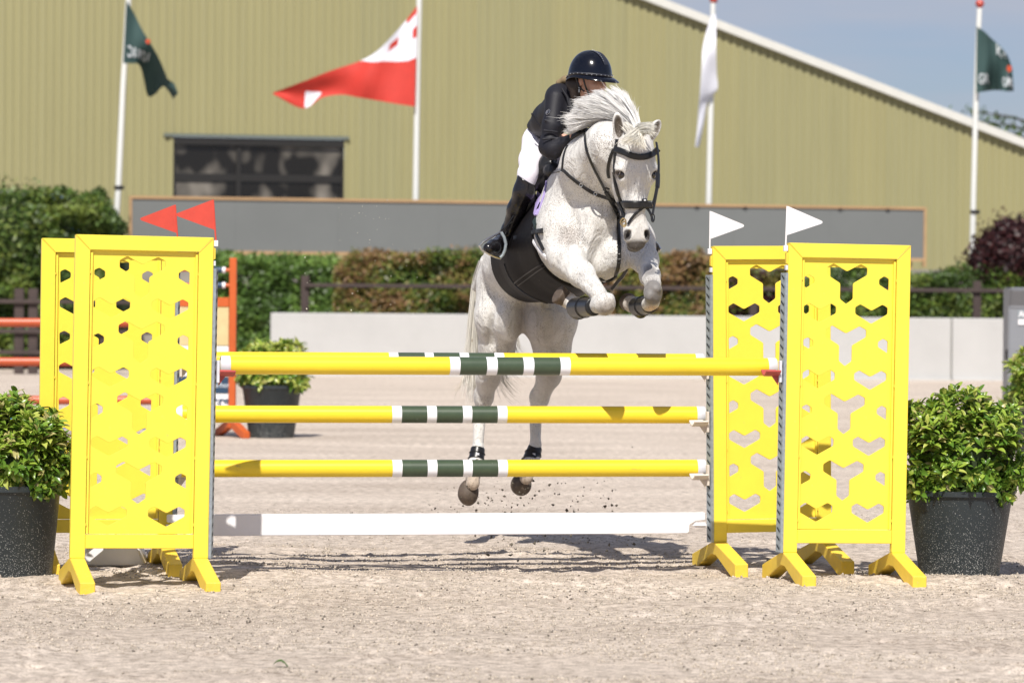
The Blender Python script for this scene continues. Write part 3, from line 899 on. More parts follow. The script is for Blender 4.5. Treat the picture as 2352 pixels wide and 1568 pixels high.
def ob(v0, v1, m, name='board', yo=0.0):
    z1_, z0_ = W(510, v0, DJ).z, W(510, v1, DJ).z
    mb = MB(); mb.span((rA.x + 0.085, rA.y - 0.02 + yo, z0_ + 0.002), (rB.x - 0.085, rA.y + 0.02 + yo, z1_)); return mb.build(name, m, ow, world=True, bevel=0.003)
ob(683, 705, ORNG, 'cross_rail'); ob(706, 794, BEIGE); ob(795, 864, WHITE); ob(865, 904, NAVY); ob(905, 938, WHITE); ob(940, 962, ORNG, 'cross_rail')
for vv in (620, 655):
    z_ = W(510, vv, DJ).z
    mb = MB(); mb.tube([(rA.x + 0.08, rA.y, z_), (rB.x - 0.08, rA.y, z_)], 0.022, 10); rod = mb.build('rod', ORNG, ow, world=True, smooth=True)
    x1_ = W(511, 620, DJ).x
    mb = MB(); mb.tube([(x1_, rA.y, z_), (x1_ + 0.035, rA.y, z_)], 0.036, 12); mb.build('white_collar', WHITE, rod, world=True, smooth=True)
    mb = MB(); mb.tube([(x1_ - 0.10, rA.y, z_), (x1_ - 0.001, rA.y, z_)], 0.034, 12); mb.build('navy_collar', NAVY, rod, world=True, smooth=True)
def otext(st, u, v_, h, mat, bold=0.02):
    V, Fc = text_mesh(st, 1.0, bold); c = W(u, v_, DJ)
    me = mesh_data('lettering', [(c.x + p[0] * h, rA.y - 0.026, c.z + p[1] * h) for p in V], Fc, mat); link('lettering', me, ow, world=True)
otext('berg', 500, 921, 0.15, NAVY, 0.03)
otext('oxmeerhof', 490, 884, 0.085, CREAMT)
GRP = 'orange poles of the practice jump'
for vv, lb in ((740, 'topmost orange pole of the jump behind the left wings'), (830, 'middle orange pole of the jump behind the left wings'), (918, 'lowest orange pole of the jump behind the left wings')):
    a = W(-260, vv, DJ); b_ = W(383, vv + 1, DJ)
    t_ = thing('jump_pole', lb, 'pole', a, group=GRP)
    mb = MB(); mb.tube([a, b_], 0.052, 18); mb.build('shaft', ORP, t_, world=True, smooth=True)
a = W(-260, 990, DJ); b_ = W(380, 990, DJ); BLU = material('blue_plank_paint', (0.03, 0.16, 0.45), 0.45)
mb = MB(); mb.span((0, 0, 0), (b_.x - a.x, 0.03, 0.14)); o = mb.build('blue_plank', BLU, bevel=0.01); o.location = (a.x, a.y, 0.08)
setp(o, 'blue plank at the foot of the orange jump behind the left wings', 'plank')
mb = MB(); mb.span((-0.05, -0.12, 0), (-0.12 + 0.12, 0.2, 0.09)); mb.span((b_.x - a.x - 0.2, -0.12, 0), (b_.x - a.x - 0.1, 0.2, 0.085)); mb.build('plank_foot', BLU, o)

# ---- grey machine at the right edge
GRK = material('grey_cabinet_paint', (0.215, 0.225, 0.245), 0.45, var=0.05, vscale=3)
DK_ = 44.0
c = W(2330, 820, DK_)
kz = W(2330, 660, DK_).z
ki = thing('grey_cabinet', 'grey metal cabinet with white plates cut by the right edge', 'cabinet', (c.x, c.y, 0))
xL_ = W(2316, 800, DK_).x
kw = 0.62
mb = MB(); mb.prism([(c.y, 0.0), (c.y, kz - 0.25), (c.y - 0.16, kz - 0.02), (c.y - 0.12, kz), (c.y + 0.5, kz), (c.y + 0.5, 0)], xL_, xL_ + kw, 'x'); mb.build('housing', GRK, ki, world=True, bevel=0.02, seg=2)
mb = MB(); mb.span((xL_ + 0.12, c.y - 0.015, kz - 0.47), (xL_ + 0.5, c.y - 0.001, kz - 0.40)); mb.build('white_plate', WHITE, ki, world=True)
mb = MB(); mb.span((xL_ + 0.12, c.y - 0.012, kz - 0.385), (xL_ + 0.45, c.y - 0.001, kz - 0.29)); pl_ = mb.build('label_plate', material('label_grey', (0.26, 0.3, 0.32), 0.5), ki, world=True)
V, Fc = text_mesh('AI', 1.0, 0.02); me = mesh_data('lettering', [(xL_ + 0.17 + p[0] * 0.1, c.y - 0.016, kz - 0.337 + p[1] * 0.1) for p in V], Fc, WHITE); link('lettering', me, ki, world=True)
mb = MB(); mb.box((xL_ + 0.28, c.y - 0.105, kz - 0.125), (0.16, 0.012, 0.05), R=Matrix.Rotation(math.radians(33), 3, 'X')); mb.build('handle_plate', WHITE, ki, world=True, bevel=0.004)
mb = MB(); mb.box((xL_ - 0.012, c.y + 0.05, kz - 0.85), (0.03, 0.05, 0.13)); mb.build('lock', FR, ki, world=True)

# ---- potted shrubs
POT = bpy.data.materials.new('dark_plastic_pot'); POT.use_nodes = True
t = POT.node_tree; b = t.nodes['Principled BSDF']; b.inputs['Roughness'].default_value = 0.5
tq = t.nodes.new('ShaderNodeTexCoord'); vq = t.nodes.new('ShaderNodeTexNoise'); vq.inputs['Scale'].default_value = 150; vq.inputs['Detail'].default_value = 1.5
sx_ = t.nodes.new('ShaderNodeSeparateXYZ'); mr = t.nodes.new('ShaderNodeMapRange'); mr.inputs['From Min'].default_value = 0.0; mr.inputs['From Max'].default_value = 0.5
mr.inputs['To Min'].default_value = 0.60; mr.inputs['To Max'].default_value = 0.715
gt = t.nodes.new('ShaderNodeMath'); gt.operation = 'GREATER_THAN'
mq = t.nodes.new('ShaderNodeMix'); mq.data_type = 'RGBA'; mq.inputs['A'].default_value = (0.020, 0.028, 0.032, 1); mq.inputs['B'].default_value = (0.34, 0.35, 0.34, 1)
t.links.new(tq.outputs['Object'], vq.inputs['Vector']); t.links.new(tq.outputs['Object'], sx_.inputs['Vector']); t.links.new(sx_.outputs['Z'], mr.inputs['Value'])
t.links.new(vq.outputs['Fac'], gt.inputs[0]); t.links.new(mr.outputs['Result'], gt.inputs[1]); t.links.new(gt.outputs[0], mq.inputs['Factor']); t.links.new(mq.outputs['Result'], b.inputs['Base Color'])
SOIL = material('potting_soil', (0.03, 0.022, 0.015), 0.95)

def leaf_shape(l, wd):
    """small folded, curved leaf, stem at origin, growing along +z, upper face +y; returns verts/faces"""
    rows = [(.22, .36, .02), (.45, .50, .04), (.68, .44, -.04), (.88, .22, -.22)]
    v = [(0, 0, 0)]
    for t_, w_, y_ in rows: v += [(-wd * w_, wd * (y_ + .16), l * t_), (0, wd * y_, l * (t_ + .01)), (wd * w_, wd * (y_ + .16), l * t_)]
    v.append((0, -wd * .42, l))
    f = [(0, 2, 1), (0, 3, 2)]
    for k in range(3):
        a = 1 + 3 * k
        f += [(a, a + 1, a + 4, a + 3), (a + 1, a + 2, a + 5, a + 4)]
    f += [(10, 11, 13), (11, 12, 13)]
    return v, f
LV, LF = leaf_shape(0.068, 0.029)
LVn = np.array(LV)
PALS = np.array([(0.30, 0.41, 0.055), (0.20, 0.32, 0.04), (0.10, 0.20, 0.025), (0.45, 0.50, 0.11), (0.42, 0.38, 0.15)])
LEAFMES = []
for i, cc in enumerate(PALS):
    me = mesh_data('leaf', LV, LF, LEAFG); set_face_col(me, np.tile(cc, (len(LF), 1))); me.polygons.foreach_set('use_smooth', np.ones(len(me.polygons), dtype=bool)); LEAFMES.append(me)

def potted(label, u, D, h, r1, r0, bw, btop, nst, seed, cutpots=True, nobj=300, ls=1.0, yell=0.0):
    rng = np.random.default_rng(seed)
    c = W(u, 1200, D)
    zg = 0.0
    t_ = thing('potted_shrub', label, 'potted plant', (c.x, c.y, zg), group='potted shrubs set round the jumps')
    mb = MB(); mb.lathe([(0.001, 0.0), (r0, 0.0), (r0 + 0.004, 0.01), (r0 + (r1 - r0) * 0.93, h * 0.91), (r1 + 0.006, h * 0.93), (r1 + 0.012, h * 0.94), (r1 + 0.014, h), (r1 - 0.012, h), (r1 - 0.02, h - 0.06)], n=40)
    pot = mb.build('pot', POT, t_, smooth=True)
    mb = MB(); mb.lathe([(r1 - 0.022, h - 0.06), (0.001, h - 0.05)], n=24); mb.build('soil', SOIL, t_)
    for k in range(5):   # drain slots at the foot
        a = -math.pi / 2 + (k - 2) * 0.55
        mb = MB(); mb.box((math.cos(a) * (r0 + 0.003), math.sin(a) * (r0 + 0.003), 0.025), (0.012, 0.02, 0.045), R=Matrix.Rotation(a, 3, 'Z')); mb.build('drain_slot', GALVD, pot)
    # stems and rosettes
    cz = h + (btop - h) * 0.34; rz = btop - cz; rlow = cz - h + 0.10
    stems = MB(); V = []; Fs = []; Cs = []; O = []
    leaves = []
    for k in range(nst):
        d = rng.normal(size=3); d /= np.linalg.norm(d)
        if d[1] > 0.35: d[1] *= -1
        rad = (0.80 + 0.22 * rng.random()) if k % 4 else (0.5 + 0.3 * rng.random())
        lump = 0.92 + 0.16 * math.sin(d[0] * 7 + seed) * math.cos(d[2] * 6 + seed)
        R_ = np.array([bw, bw * 0.85, rz if d[2] > 0 else rlow])
        ds = np.sign(d) * np.abs(d) ** np.array([0.85, 0.85, 0.62]); ds = ds * (1.0 if abs(ds).max() < 1 else 1.0)
        tip = ds * rad * lump * R_ * 0.94 + np.array([0, 0, cz])
        if d[2] > 0.6 and rng.random() < 0.35: tip[2] += rng.random() * 0.05
        ax = d * 0.75 + np.array([0, 0, 0.9 if d[2] > -0.1 else 0.15]) + rng.normal(scale=0.25, size=3)
        ax /= np.linalg.norm(ax)
        if k % 3 == 0:
            root = np.array([d[0] * 0.12, d[1] * 0.12, h - 0.05])
            stems.tube([root, (root + tip) / 2 + np.array([0, 0, 0.02]), tip], [0.004, 0.003, 0.002], 5, cap=False)
        nl = rng.integers(6, 10)
        hi = (tip[2] - h) / (btop - h)
        for q in range(nl):
            ph = q * 2.4 + rng.uniform(-.3, .3); lev = q / nl
            p = tip - ax * 0.05 * (1 - lev)
            e1 = np.cross(ax, [0.3, 1, 0.2]); e1 /= np.linalg.norm(e1); e2 = np.cross(ax, e1)
            out = e1 * math.cos(ph) + e2 * math.sin(ph)
            tilt = 0.5 + 0.9 * (1 - lev) + rng.uniform(-.2, .25)
            zdir = ax * math.cos(tilt) + out * math.sin(tilt)
            if hi < 0.25: zdir = zdir + np.array([0, 0, -0.45])
            zdir /= np.linalg.norm(zdir)
            ydir = ax - zdir * ax.dot(zdir); ydir /= (np.linalg.norm(ydir) + 1e-9)
            xdir = np.cross(ydir, zdir)
            s_ = ls * rng.uniform(0.65, 1.15) * (0.8 if lev > 0.7 else 1.0)
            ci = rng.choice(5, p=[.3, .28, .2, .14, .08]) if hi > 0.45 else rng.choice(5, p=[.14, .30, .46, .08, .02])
            if yell and rng.random() < yell: ci = 3
            leaves.append((p, xdir, ydir, zdir, s_, ci))
    stems.build('stems', TWIG, t_, normals=False)
    # biggest, front-facing leaves become parts of their own
    order = sorted(range(len(leaves)), key=lambda i_: leaves[i_][0][1] - leaves[i_][4] * 0.15)
    nob = set(order[:nobj])
    k = 0
    for i_, (p, xd, yd, zd, s_, ci) in enumerate(leaves):
        if i_ in nob:
            o = bpy.data.objects.new('leaf', LEAFMES[ci]); COL.objects.link(o); o.parent = t_
            M = Matrix(((xd[0], yd[0], zd[0], 0), (xd[1], yd[1], zd[1], 0), (xd[2], yd[2], zd[2], 0), (0, 0, 0, 1)))
            o.matrix_local = Matrix.Translation(Vector(p)) @ M @ Matrix.Scale(s_, 4)
        else:
            vv = (LVn * s_) @ np.stack([xd, yd, zd]) + p
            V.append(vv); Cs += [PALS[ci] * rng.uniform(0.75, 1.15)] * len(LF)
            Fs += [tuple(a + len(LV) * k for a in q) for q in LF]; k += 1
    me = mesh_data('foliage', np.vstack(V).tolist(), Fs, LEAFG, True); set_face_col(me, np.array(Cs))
    o = link('foliage', me, t_); o['kind'] = 'stuff'
    v, f = blob((0, 0.02, cz - 0.01), (bw * 0.66, bw * 0.62, (btop - h) * 0.40), None, '', None)
    mb = MB(); mb.add(v, f); mb.build('inner_branches', DARKLEAF, t_, smooth=True)
    return t_
potted('large potted green shrub at the right beside the front right wing', 2204, 20.75, 0.50, 0.315, 0.235, 0.475, 1.125, 900, 11, ls=1.10)
potted('large potted green shrub cut by the left edge of the picture', 18, 19.95, 0.53, 0.30, 0.25, 0.43, 1.035, 860, 23, ls=1.14)
potted('potted yellow green shrub on the sand beside the orange wing', 622, 39.8, 0.60, 0.34, 0.255, 0.46, 1.13, 420, 31, nobj=90, ls=1.6, yell=0.35)
potted('yellow green potted shrub cut by the right edge below the grey cabinet', 2396, 33.5, 0.62, 0.30, 0.25, 0.43, 1.24, 420, 37, nobj=90, ls=1.5, yell=0.3)
# ================================================================== THE YELLOW OXER
UZ = 7.56e-4
def zr_(y): return (2920 - y) * UZ
def wing(label, u_mid, D, yaw_deg, width, inner, flag_mat, lean=0.0, flag_label='', seed=1, cups=(), sink=0.0):
    yaw = math.radians(yaw_deg)
    c = W(u_mid, 1000, D)
    o = thing('jump_wing', label, 'jump wing', (c.x, c.y, -sink), yaw, group='yellow wings of the jump')
    M = Matrix.Translation(Vector((c.x, c.y, -sink))) @ Matrix.Rotation(yaw, 4, 'Z') @ Matrix.Rotation(lean, 4, 'Y')
    o.matrix_world = M; o.rotation_euler = M.to_euler(); WM[o.name] = M
    hw = width / 2; pw = 0.082; zt = zr_(350); zb = 0.165; dp = 0.022
    k = width / 0.727
    def X(x): return (x - 1316) * UZ * k * 1.012
    # mitred frame: posts and top rail meet on the diagonal
    for s in (-1, 1):
        xo, xi = s * hw, s * (hw - pw)
        mb = MB(); mb.prism([(xo, zb), (xi, zb), (xi, zt - pw - 0.0015), (xo, zt - 0.0015)], -dp, dp, 'y'); mb.build('post', YELLOW, o, bevel=0.0025)
    mb = MB(); mb.prism([(-hw + .0015, zt), (hw - .0015, zt), (hw - pw, zt - pw), (-hw + pw, zt - pw)], -dp, dp, 'y'); mb.build('top_rail', YELLOW, o, bevel=0.0025)
    # raised weld beads on the mitres
    for s in (-1, 1):
        mb = MB(); mb.tube([(s * hw * 0.998, -dp - 0.0005, zt - 0.003), (s * (hw - pw), -dp - 0.0005, zt - pw)], 0.0022, 6); mb.build('weld', YELLOW_FOOT, o)
    z1, z0 = zr_(2530), zr_(2632)
    mb = MB(); mb.span((-hw + pw + 0.001, -dp + 0.003, z0), (hw - pw - 0.001, dp - 0.003, z1)); mb.build('bottom_rail', YELLOW, o, bevel=0.0025)
    # recessed perforated panel
    xl, xr = -hw + pw + 0.004, hw - pw - 0.004
    za, zc = z1 + 0.004, zt - pw - 0.003
    holes = []
    for i, y in enumerate((497, 970, 1490, 1997)):
        d = lambda q: q * (313 / 313)
        holes.append([(1200, y), (1148, y + 32), (1148, y + 88), (1253, y + 153), (1253, y + 273), (1303, y + 313), (1357, y + 273), (1357, y + 153), (1466, y + 88), (1466, y + 32), (1412, y + 3), (1306, y + 60)])
    for y in (590, 1067, 1578, 2083):
        holes.append([(975, y + 14), (1011, y - 4), (1053, y + 22), (1053, y + 65), (977, y + 108)])
        holes.append([(1635, y + 18), (1596, y - 2), (1556, y + 24), (1556, y + 65), (1635, y + 114)])
    for y in (805, 1310, 1815, 2325):
        holes.append([(1015, y - 3), (974, y + 23), (974, y + 75), (1100, y + 147), (1228, y + 75), (1228, y + 23), (1188, y - 2), (1100, y + 46)])
        holes.append([(1415, y), (1374, y + 24), (1374, y + 76), (1502, y + 152), (1630, y + 76), (1630, y + 24), (1588, y), (1502, y + 48)])
    cu = bpy.data.curves.new('panel', 'CURVE'); cu.dimensions = '2D'; cu.fill_mode = 'BOTH'; cu.extrude = 0.005; cu.bevel_depth = 0.0012; cu.bevel_resolution = 0
    def spl(pts):
        s_ = cu.splines.new('POLY'); s_.points.add(len(pts) - 1)
        for p, q in zip(s_.points, pts): p.co = (q[0], q[1], 0, 1)
        s_.use_cyclic_u = True
    spl([(xl, za), (xr, za), (xr, zc), (xl, zc)])
    for h in holes:
        P = [Vector((X(a), zr_(b_), 0)) for a, b_ in h]
        out = []
        for i, p in enumerate(P):   # soft corners
            a = (P[i - 1] - p); c_ = (P[(i + 1) % len(P)] - p)
            r = 0.0075
            out += [p + a.normalized() * r, p + (a.normalized() + c_.normalized()) * r * 0.28, p + c_.normalized() * r]
        spl([(q.x, q.y) for q in out])
    co = bpy.data.objects.new('panel', cu); COL.objects.link(co)
    me = bpy.data.meshes.new_from_object(co.evaluated_get(bpy.context.evaluated_depsgraph_get()))
    bpy.data.objects.remove(co)
    me.materials.clear(); me.materials.append(YELLOW)
    me.transform(Matrix.Translation((0, 0.010, 0)) @ Matrix.Rotation(math.radians(90), 4, 'X'))
    link('panel', me, o)
    for s in (-1, 1):   # folded edge strips that hold the panel
        xe = s * (hw - pw - 0.004)
        mb = MB(); mb.span((xe, -dp + 0.010, za), (xe - s * 0.012, 0.004, zc - 0.012)); mb.build('edge_strip', YELLOW, o)
    mb = MB(); mb.span((xl + 0.001, 0.0165, zc - 0.05), (xr - 0.001, 0.021, zc + 0.002)); mb.build('back_strip', YELLOW, o)
    for s in (-1, 1):
        mb = MB()
        for zz in (za + 0.05, za + 0.42, za + 0.83, zc - 0.12):
            mb.box((s * (hw - pw - 0.003), -dp + 0.007, zz), (0.006, 0.006, 0.014))
        mb.build('hinge_pin', YELLOW_FOOT, o)
    # feet
    for s in (-1, 1):
        x0, x1 = s * hw - (0.0 if s < 0 else 0.082), s * hw + (0.082 if s < 0 else 0.0)
        mb = MB(); mb.prism([(-.435, -0.02), (-.435, .062), (-dp, .1645), (dp, .1645), (.435, .062), (.435, -0.02), (.36, -0.02), (.045, .088), (-.045, .088), (-.36, -0.02)], x0, x1, 'x')
        mb.build('foot', YELLOW_FOOT, o, bevel=0.004)
    # galvanised perforated track on the inner side
    s = inner
    xi = s * hw
    zt2 = 1.770
    mb = MB(); mb.span((xi + s * 0.0005, -dp - 0.001, zb - 0.003), (xi + s * 0.017, -dp + 0.006, zt2)); mb.span((xi + s * 0.0005, dp - 0.006, zb - 0.003), (xi + s * 0.030, dp, zt2))
    tr_ = mb.build('track', GALV, o, bevel=0.001)
    mb = MB(); mb.add([(xi + s * 0.017, -dp + 0.002, zb), (xi + s * 0.034, dp - 0.004, zb), (xi + s * 0.034, dp - 0.004, zt2), (xi + s * 0.017, -dp + 0.002, zt2),
                       (xi + s * 0.015, -dp + 0.004, zb), (xi + s * 0.032, dp - 0.002, zb), (xi + s * 0.032, dp - 0.002, zt2), (xi + s * 0.015, -dp + 0.004, zt2)],
                      [(0, 1, 2, 3), (7, 6, 5, 4), (0, 4, 5, 1), (3, 2, 6, 7), (1, 5, 6, 2), (0, 3, 7, 4)]); mb.build('perforated_plate', GALV, tr_)
    mb = MB(); n = int((zt2 - zb) / 0.05)
    for i in range(n):
        zz = zb + 0.03 + i * 0.05
        a = Vector((xi + s * 0.021, -dp + 0.0065, zz - 0.012)); b_ = Vector((xi + s * 0.0305, dp - 0.011, zz + 0.012))
        e = Vector((s * 0.0018, -0.0008, 0)); w_ = Vector((0, 0, 0.006))
        mb.add([a + e - w_, b_ + e - w_, b_ + e + w_, a + e + w_], [(0, 1, 2, 3)])
    mb.build('slot_holes', GALVD, tr_, normals=False)
    # gap piece, sticker and flag holder above the track
    mb = MB(); mb.prism([(xi, zr_(420)), (xi + s * 0.012, zr_(430)), (xi + s * 0.012, zr_(505)), (xi, zr_(512))], -0.012, 0.012, 'y'); mb.build('bracket', YELLOW_FOOT, o)
    mb = MB(); mb.span((xi + s * 0.0005, -0.013, zr_(556)), (xi + s * 0.014, 0.013, zr_(520))); mb.build('sticker', CAPW, o)
    # cups
    for (zc_, kind, side) in cups:
        m_ = CUPRED if kind == 'red' else CUPWH
        x0 = xi + s * 0.030
        mb = MB(); mb.span((x0, -dp - 0.012, zc_ - 0.09), (x0 + s * 0.014, -dp + 0.022, zc_ + 0.035))
        pl_ = mb.build('cup_plate', CAPW if kind == 'red' else CUPWH, o, bevel=0.002)
        mb = MB()
        # shallow trough under the pole, one rounded lip
        prof = [(-0.062, -0.026), (-0.055, -0.034), (-0.03, -0.049), (0, -0.056), (0.03, -0.049), (0.055, -0.034), (0.062, -0.026)]
        inner_ = [(p[0] * 0.86, p[1] + 0.009) for p in reversed(prof)]
        L_ = 0.10
        mb.prism([(p[0] - 0.0, zc_ + p[1] - 0.0) for p in prof + inner_], x0 + s * 0.012, x0 + s * L_, 'x')
        mb.build('cup', m_, o, bevel=0.002)
        mb = MB(); mb.prism([(x0 + s * 0.014, zc_ - 0.05), (x0 + s * 0.05, zc_ - 0.056), (x0 + s * 0.014, zc_ - 0.105)], -0.008, 0.008, 'y'); mb.build('cup_web', m_, o)
    # flag standing in its holder: a thing of its own
    xf = xi + s * 0.014
    Mf = M
    def G(x, y, z): return Mf @ Vector((x, y, z))
    ft = thing('jump_flag', flag_label, 'flag', G(xf, 0, zr_(415)), yaw, group='red and white flags on the jump wings')
    hm = WHITE
    mb = MB(); mb.v = []
    mb.span((xf - 0.012, -0.016, zr_(415)), (xf + 0.012, 0.012, zr_(370))); mb.v = [M @ q for q in mb.v]; mb.build('holder', hm, ft, world=True, bevel=0.003)
    mb = MB(); tilt = -0.006 * s if s < 0 else 0.022
    xb_, xt_ = xf, xf + (0.004 if s < 0 else -0.019)
    mb.tube([G(xb_, -0.004, zr_(372)), G(xt_, -0.004, zr_(72))], 0.0048, 8); mb.build('stick', flag_mat, ft, world=True, smooth=True)
    sgn = -s
    tri = [(0.001, zr_(72)), (0.187, zr_(176)), (0.193, zr_(181)), (0.195, zr_(189)), (0.191, zr_(197)), (0.184, zr_(202)), (0.001, zr_(292))]
    def tx(dx, z):
        t_ = (z - zr_(372)) / (zr_(72) - zr_(372)); return xb_ + (xt_ - xb_) * t_ + sgn * dx * 1.08
    mb = MB(); mb.prism([(tx(p[0] + 0.003, p[1]), p[1]) for p in tri], -0.0055, -0.0025, 'y'); mb.v = [M @ q for q in mb.v]; mb.build('pennant', flag_mat, ft, world=True)
    return o, M

DR, DRB, DL, DLB = 20.1, 21.05, 19.25, 20.5
WR, MR = wing('yellow wing at the front right with the open white flag on its post', 1939, DR, 11, 0.731, -1, WHITE, 0.010, 'white pennant on the front right yellow wing', cups=((W(1779, 842.5, 20.15).z, 'red', 0),))
WRB, MRB = wing('yellow wing at the back right, half hidden by the front right wing', 1776, DRB, 14, 0.745, -1, WHITE, -0.0135, 'white pennant on the back right yellow wing', cups=tuple((W(1614, v_, 21.05).z - 0.004, 'cream', 0) for v_ in (831.5, 952.5, 1074.5)))
WL, ML = wing('yellow wing at the front left, nearest to the camera', 320, DL, 15, 0.768, 1, FLAGRED, 0.0115, 'red pennant nearer to the gap on the front left wing', cups=((W(509, 838.5, 19.5).z, 'red', 0),))
WLB, MLB = wing('yellow wing at the back left, behind the front left wing', 242.5, DLB, 14, 0.79, 1, FLAGRED, 0.006, 'red pennant on the back left wing, left of the other', cups=tuple((W(404, v_, 20.6).z - 0.004, 'cream', 0) for v_ in (827, 950.5, 1075.5)))

def bpole(label, ua, va, Da, ub, vb, Db, bands, r=0.0515):
    a, b_ = W(ua, va, Da), W(ub, vb, Db)
    t_ = thing('jump_pole', label, 'pole', (a + b_) / 2, group='yellow poles of the jump')
    L_ = (b_ - a).length
    def at(u):   # parameter along the pole for a photo column
        f = (u - ua) / (ub - ua); return f * Da / (f * Da + (1 - f) * Db) if False else f
    cuts = [(0.0, 'y')]
    for (u0, u1, m_) in bands: cuts.append((at(u0), m_)); last = at(u1)
    cuts.append((last, 'y')); cuts.append((1.0, None))
    mb = MB(); n = 32
    idx = {'y': 0, 'g': 1, 'w': 2}
    for (f0, m_), (f1, _) in zip(cuts[:-1], cuts[1:]):
        p = a + (b_ - a) * f0; q = a + (b_ - a) * f1
        mb.tube([p, q], r, n, idx[m_], cap=False)
        if m_ != 'y' : pass
    mb.build('shaft', [YPOLE, GPOLE, WPOLE], t_, world=True, smooth=True)
    d = (b_ - a).normalized()
    for e, sgn in ((a, -1), (b_, 1)):
        mb = MB(); mb.tube([e - d * sgn * 0.046, e + d * sgn * 0.002, e + d * sgn * 0.007], [r * 1.035, r * 1.035, r * 0.97], n)
        cp = mb.build('end_cap', CAPW, t_, world=True, smooth=True)
        mb = MB(); mb.tube([e + d * sgn * 0.006, e + d * sgn * 0.010], [r * 0.75, r * 0.72], n); mb.build('cap_disc', CAPW, cp, world=True, smooth=True)
    return t_
def bnds(us): return [(us[0], us[1], 'w'), (us[1], us[2], 'g'), (us[2], us[3], 'w'), (us[3], us[4], 'g'), (us[4], us[5], 'w'), (us[5], us[6], 'g'), (us[6], us[7], 'w')]
bpole('single front pole, yellow with green and white bands, nearest the camera', 509, 838.5, 19.5, 1779, 842.5, 20.15, bnds((1021, 1044, 1105, 1129, 1189, 1213, 1274, 1297)))
bpole('top pole of the back element, mostly hidden behind the front pole', 404, 827, 20.65, 1613, 831.5, 21.1, bnds((886, 907, 968, 988, 1048, 1069, 1128, 1150)))
bpole('middle yellow pole in front of the hind legs', 400, 950.5, 20.6, 1616, 952.5, 21.05, bnds((893, 915, 973, 995, 1055, 1076, 1135, 1157)))
bpole('lowest yellow pole in front of the hind hooves', 398, 1075.5, 20.55, 1617, 1074.5, 21.05, bnds((893, 915, 973, 995, 1055, 1076, 1135, 1157)))
# white plank with notched ends
pa, pb = W(383, 1181, 20.5), W(1619, 1176, 21.0)
pl_ = thing('jump_plank', 'white plank with notched ends under the yellow poles', 'plank', (pa + pb) / 2)
Lp = (pb - pa).length; dx = (pb - pa).normalized(); hz_ = 0.127
def plk(s0): return None
poly = [(0.005, 0), (Lp - 0.005, 0), (Lp, -0.006), (Lp, -0.045), (Lp - 0.06, -0.052), (Lp - 0.095, -0.075), (Lp - 0.098, -hz_ + 0.01), (Lp - 0.11, -hz_), (0.11, -hz_), (0.098, -hz_ + 0.01), (0.095, -0.075), (0.06, -0.052), (0, -0.045), (0, -0.006)]
mb = MB(); mb.prism(poly, -0.018, 0.018, 'y')
Rp = Matrix(((dx.x, -dx.y, 0), (dx.y, dx.x, 0), (dx.z, 0, 1)))
mb.v = [pa + Rp @ q for q in mb.v]; mb.build('board', WHITE, pl_, world=True, bevel=0.004)
for s, e in ((1, pb), (-1, pa)):
    q = e - dx * s * 0.03 + Vector((0, 0, -0.075))
    mb = MB(); mb.box(q, (0.09, 0.05, 0.032)); mb.build('hanger', WHITE, WRB if s > 0 else WLB, world=True, bevel=0.012, seg=2)
# low white block seen under the front left wing
a, b_ = W(190, 1303, 20.8), W(334, 1303, 20.8)
mb = MB(); mb.prism([(0, 0), (b_.x - a.x, 0), (b_.x - a.x - 0.05, 0.15), (0.03, 0.15)], 0, 0.26, 'y')
o = mb.build('filler_block', WHITE, bevel=0.01); o.location = (a.x, a.y - 0.05, 0.0)
setp(o, 'low white block with slanted end under the left yellow wings', 'block')
# chips of sand thrown up behind the jump, droplets, a fallen leaf
def air(name, label, boxes, seed, dark):
    r_ = np.random.default_rng(seed); P = []; S = []
    for (u0, u1, v0, v1, D0, D1, n_, s0, s1) in boxes:
        for i in range(n_):
            q = W(r_.uniform(u0, u1), v0 + (v1 - v0) * r_.random(), r_.uniform(D0, D1)); P.append(tuple(q)); S.append(s0 + (s1 - s0) * r_.random() ** 4)
    P = np.array(P); S = np.array(S)
    c = (np.array([0.11, 0.095, 0.07]) if dark else np.array([0.62, 0.60, 0.48])) * r_.uniform(0.5, 1.3, (len(P), 1))
    return crumbs(name, P, S, c, label, 'flying sand')
air('flying_sand', 'dark clods of sand kicked up below the hind hooves', [(1040, 1420, 1095, 1180, 21.8, 23.0, 230, 0.002, 0.012), (980, 1250, 1120, 1215, 21.4, 22.6, 150, 0.002, 0.011), (1350, 1480, 950, 1150, 21.8, 22.6, 12, 0.002, 0.010), (1040, 1500, 1215, 1290, 21.2, 22.6, 130, 0.003, 0.014)], 4, True)
air('flying_droplets', 'pale bright grains flying in the air left of the horse', [(700, 990, 560, 720, 20.4, 22, 46, 0.002, 0.0068), (770, 900, 445, 560, 20.4, 22, 26, 0.002, 0.006), (880, 1020, 560, 700, 21, 22, 20, 0.0015, 0.004), (1500, 1625, 620, 720, 20.6, 21.6, 9, 0.002, 0.005), (1100, 1290, 700, 800, 20.8, 21.4, 8, 0.002, 0.004)], 5, False)
q = W(627, 1464, 15.2); zg = gz(q.x, q.y)
v, f = leaf_shape(0.075, 0.042)
R = Matrix.Rotation(math.radians(80), 4, 'Y') @ Matrix.Rotation(math.radians(-15), 4, 'X')
me = mesh_data('fallen_leaf', v, f, LEAFG); set_face_col(me, np.tile((0.06, 0.17, 0.015), (len(f), 1)))
bm = bmesh.new(); bm.from_mesh(me)
for vv in bm.verts:
    t_ = vv.co.z / 0.062; vv.co.y += 0.014 * math.sin(t_ * math.pi)
bm.to_mesh(me); bm.free()
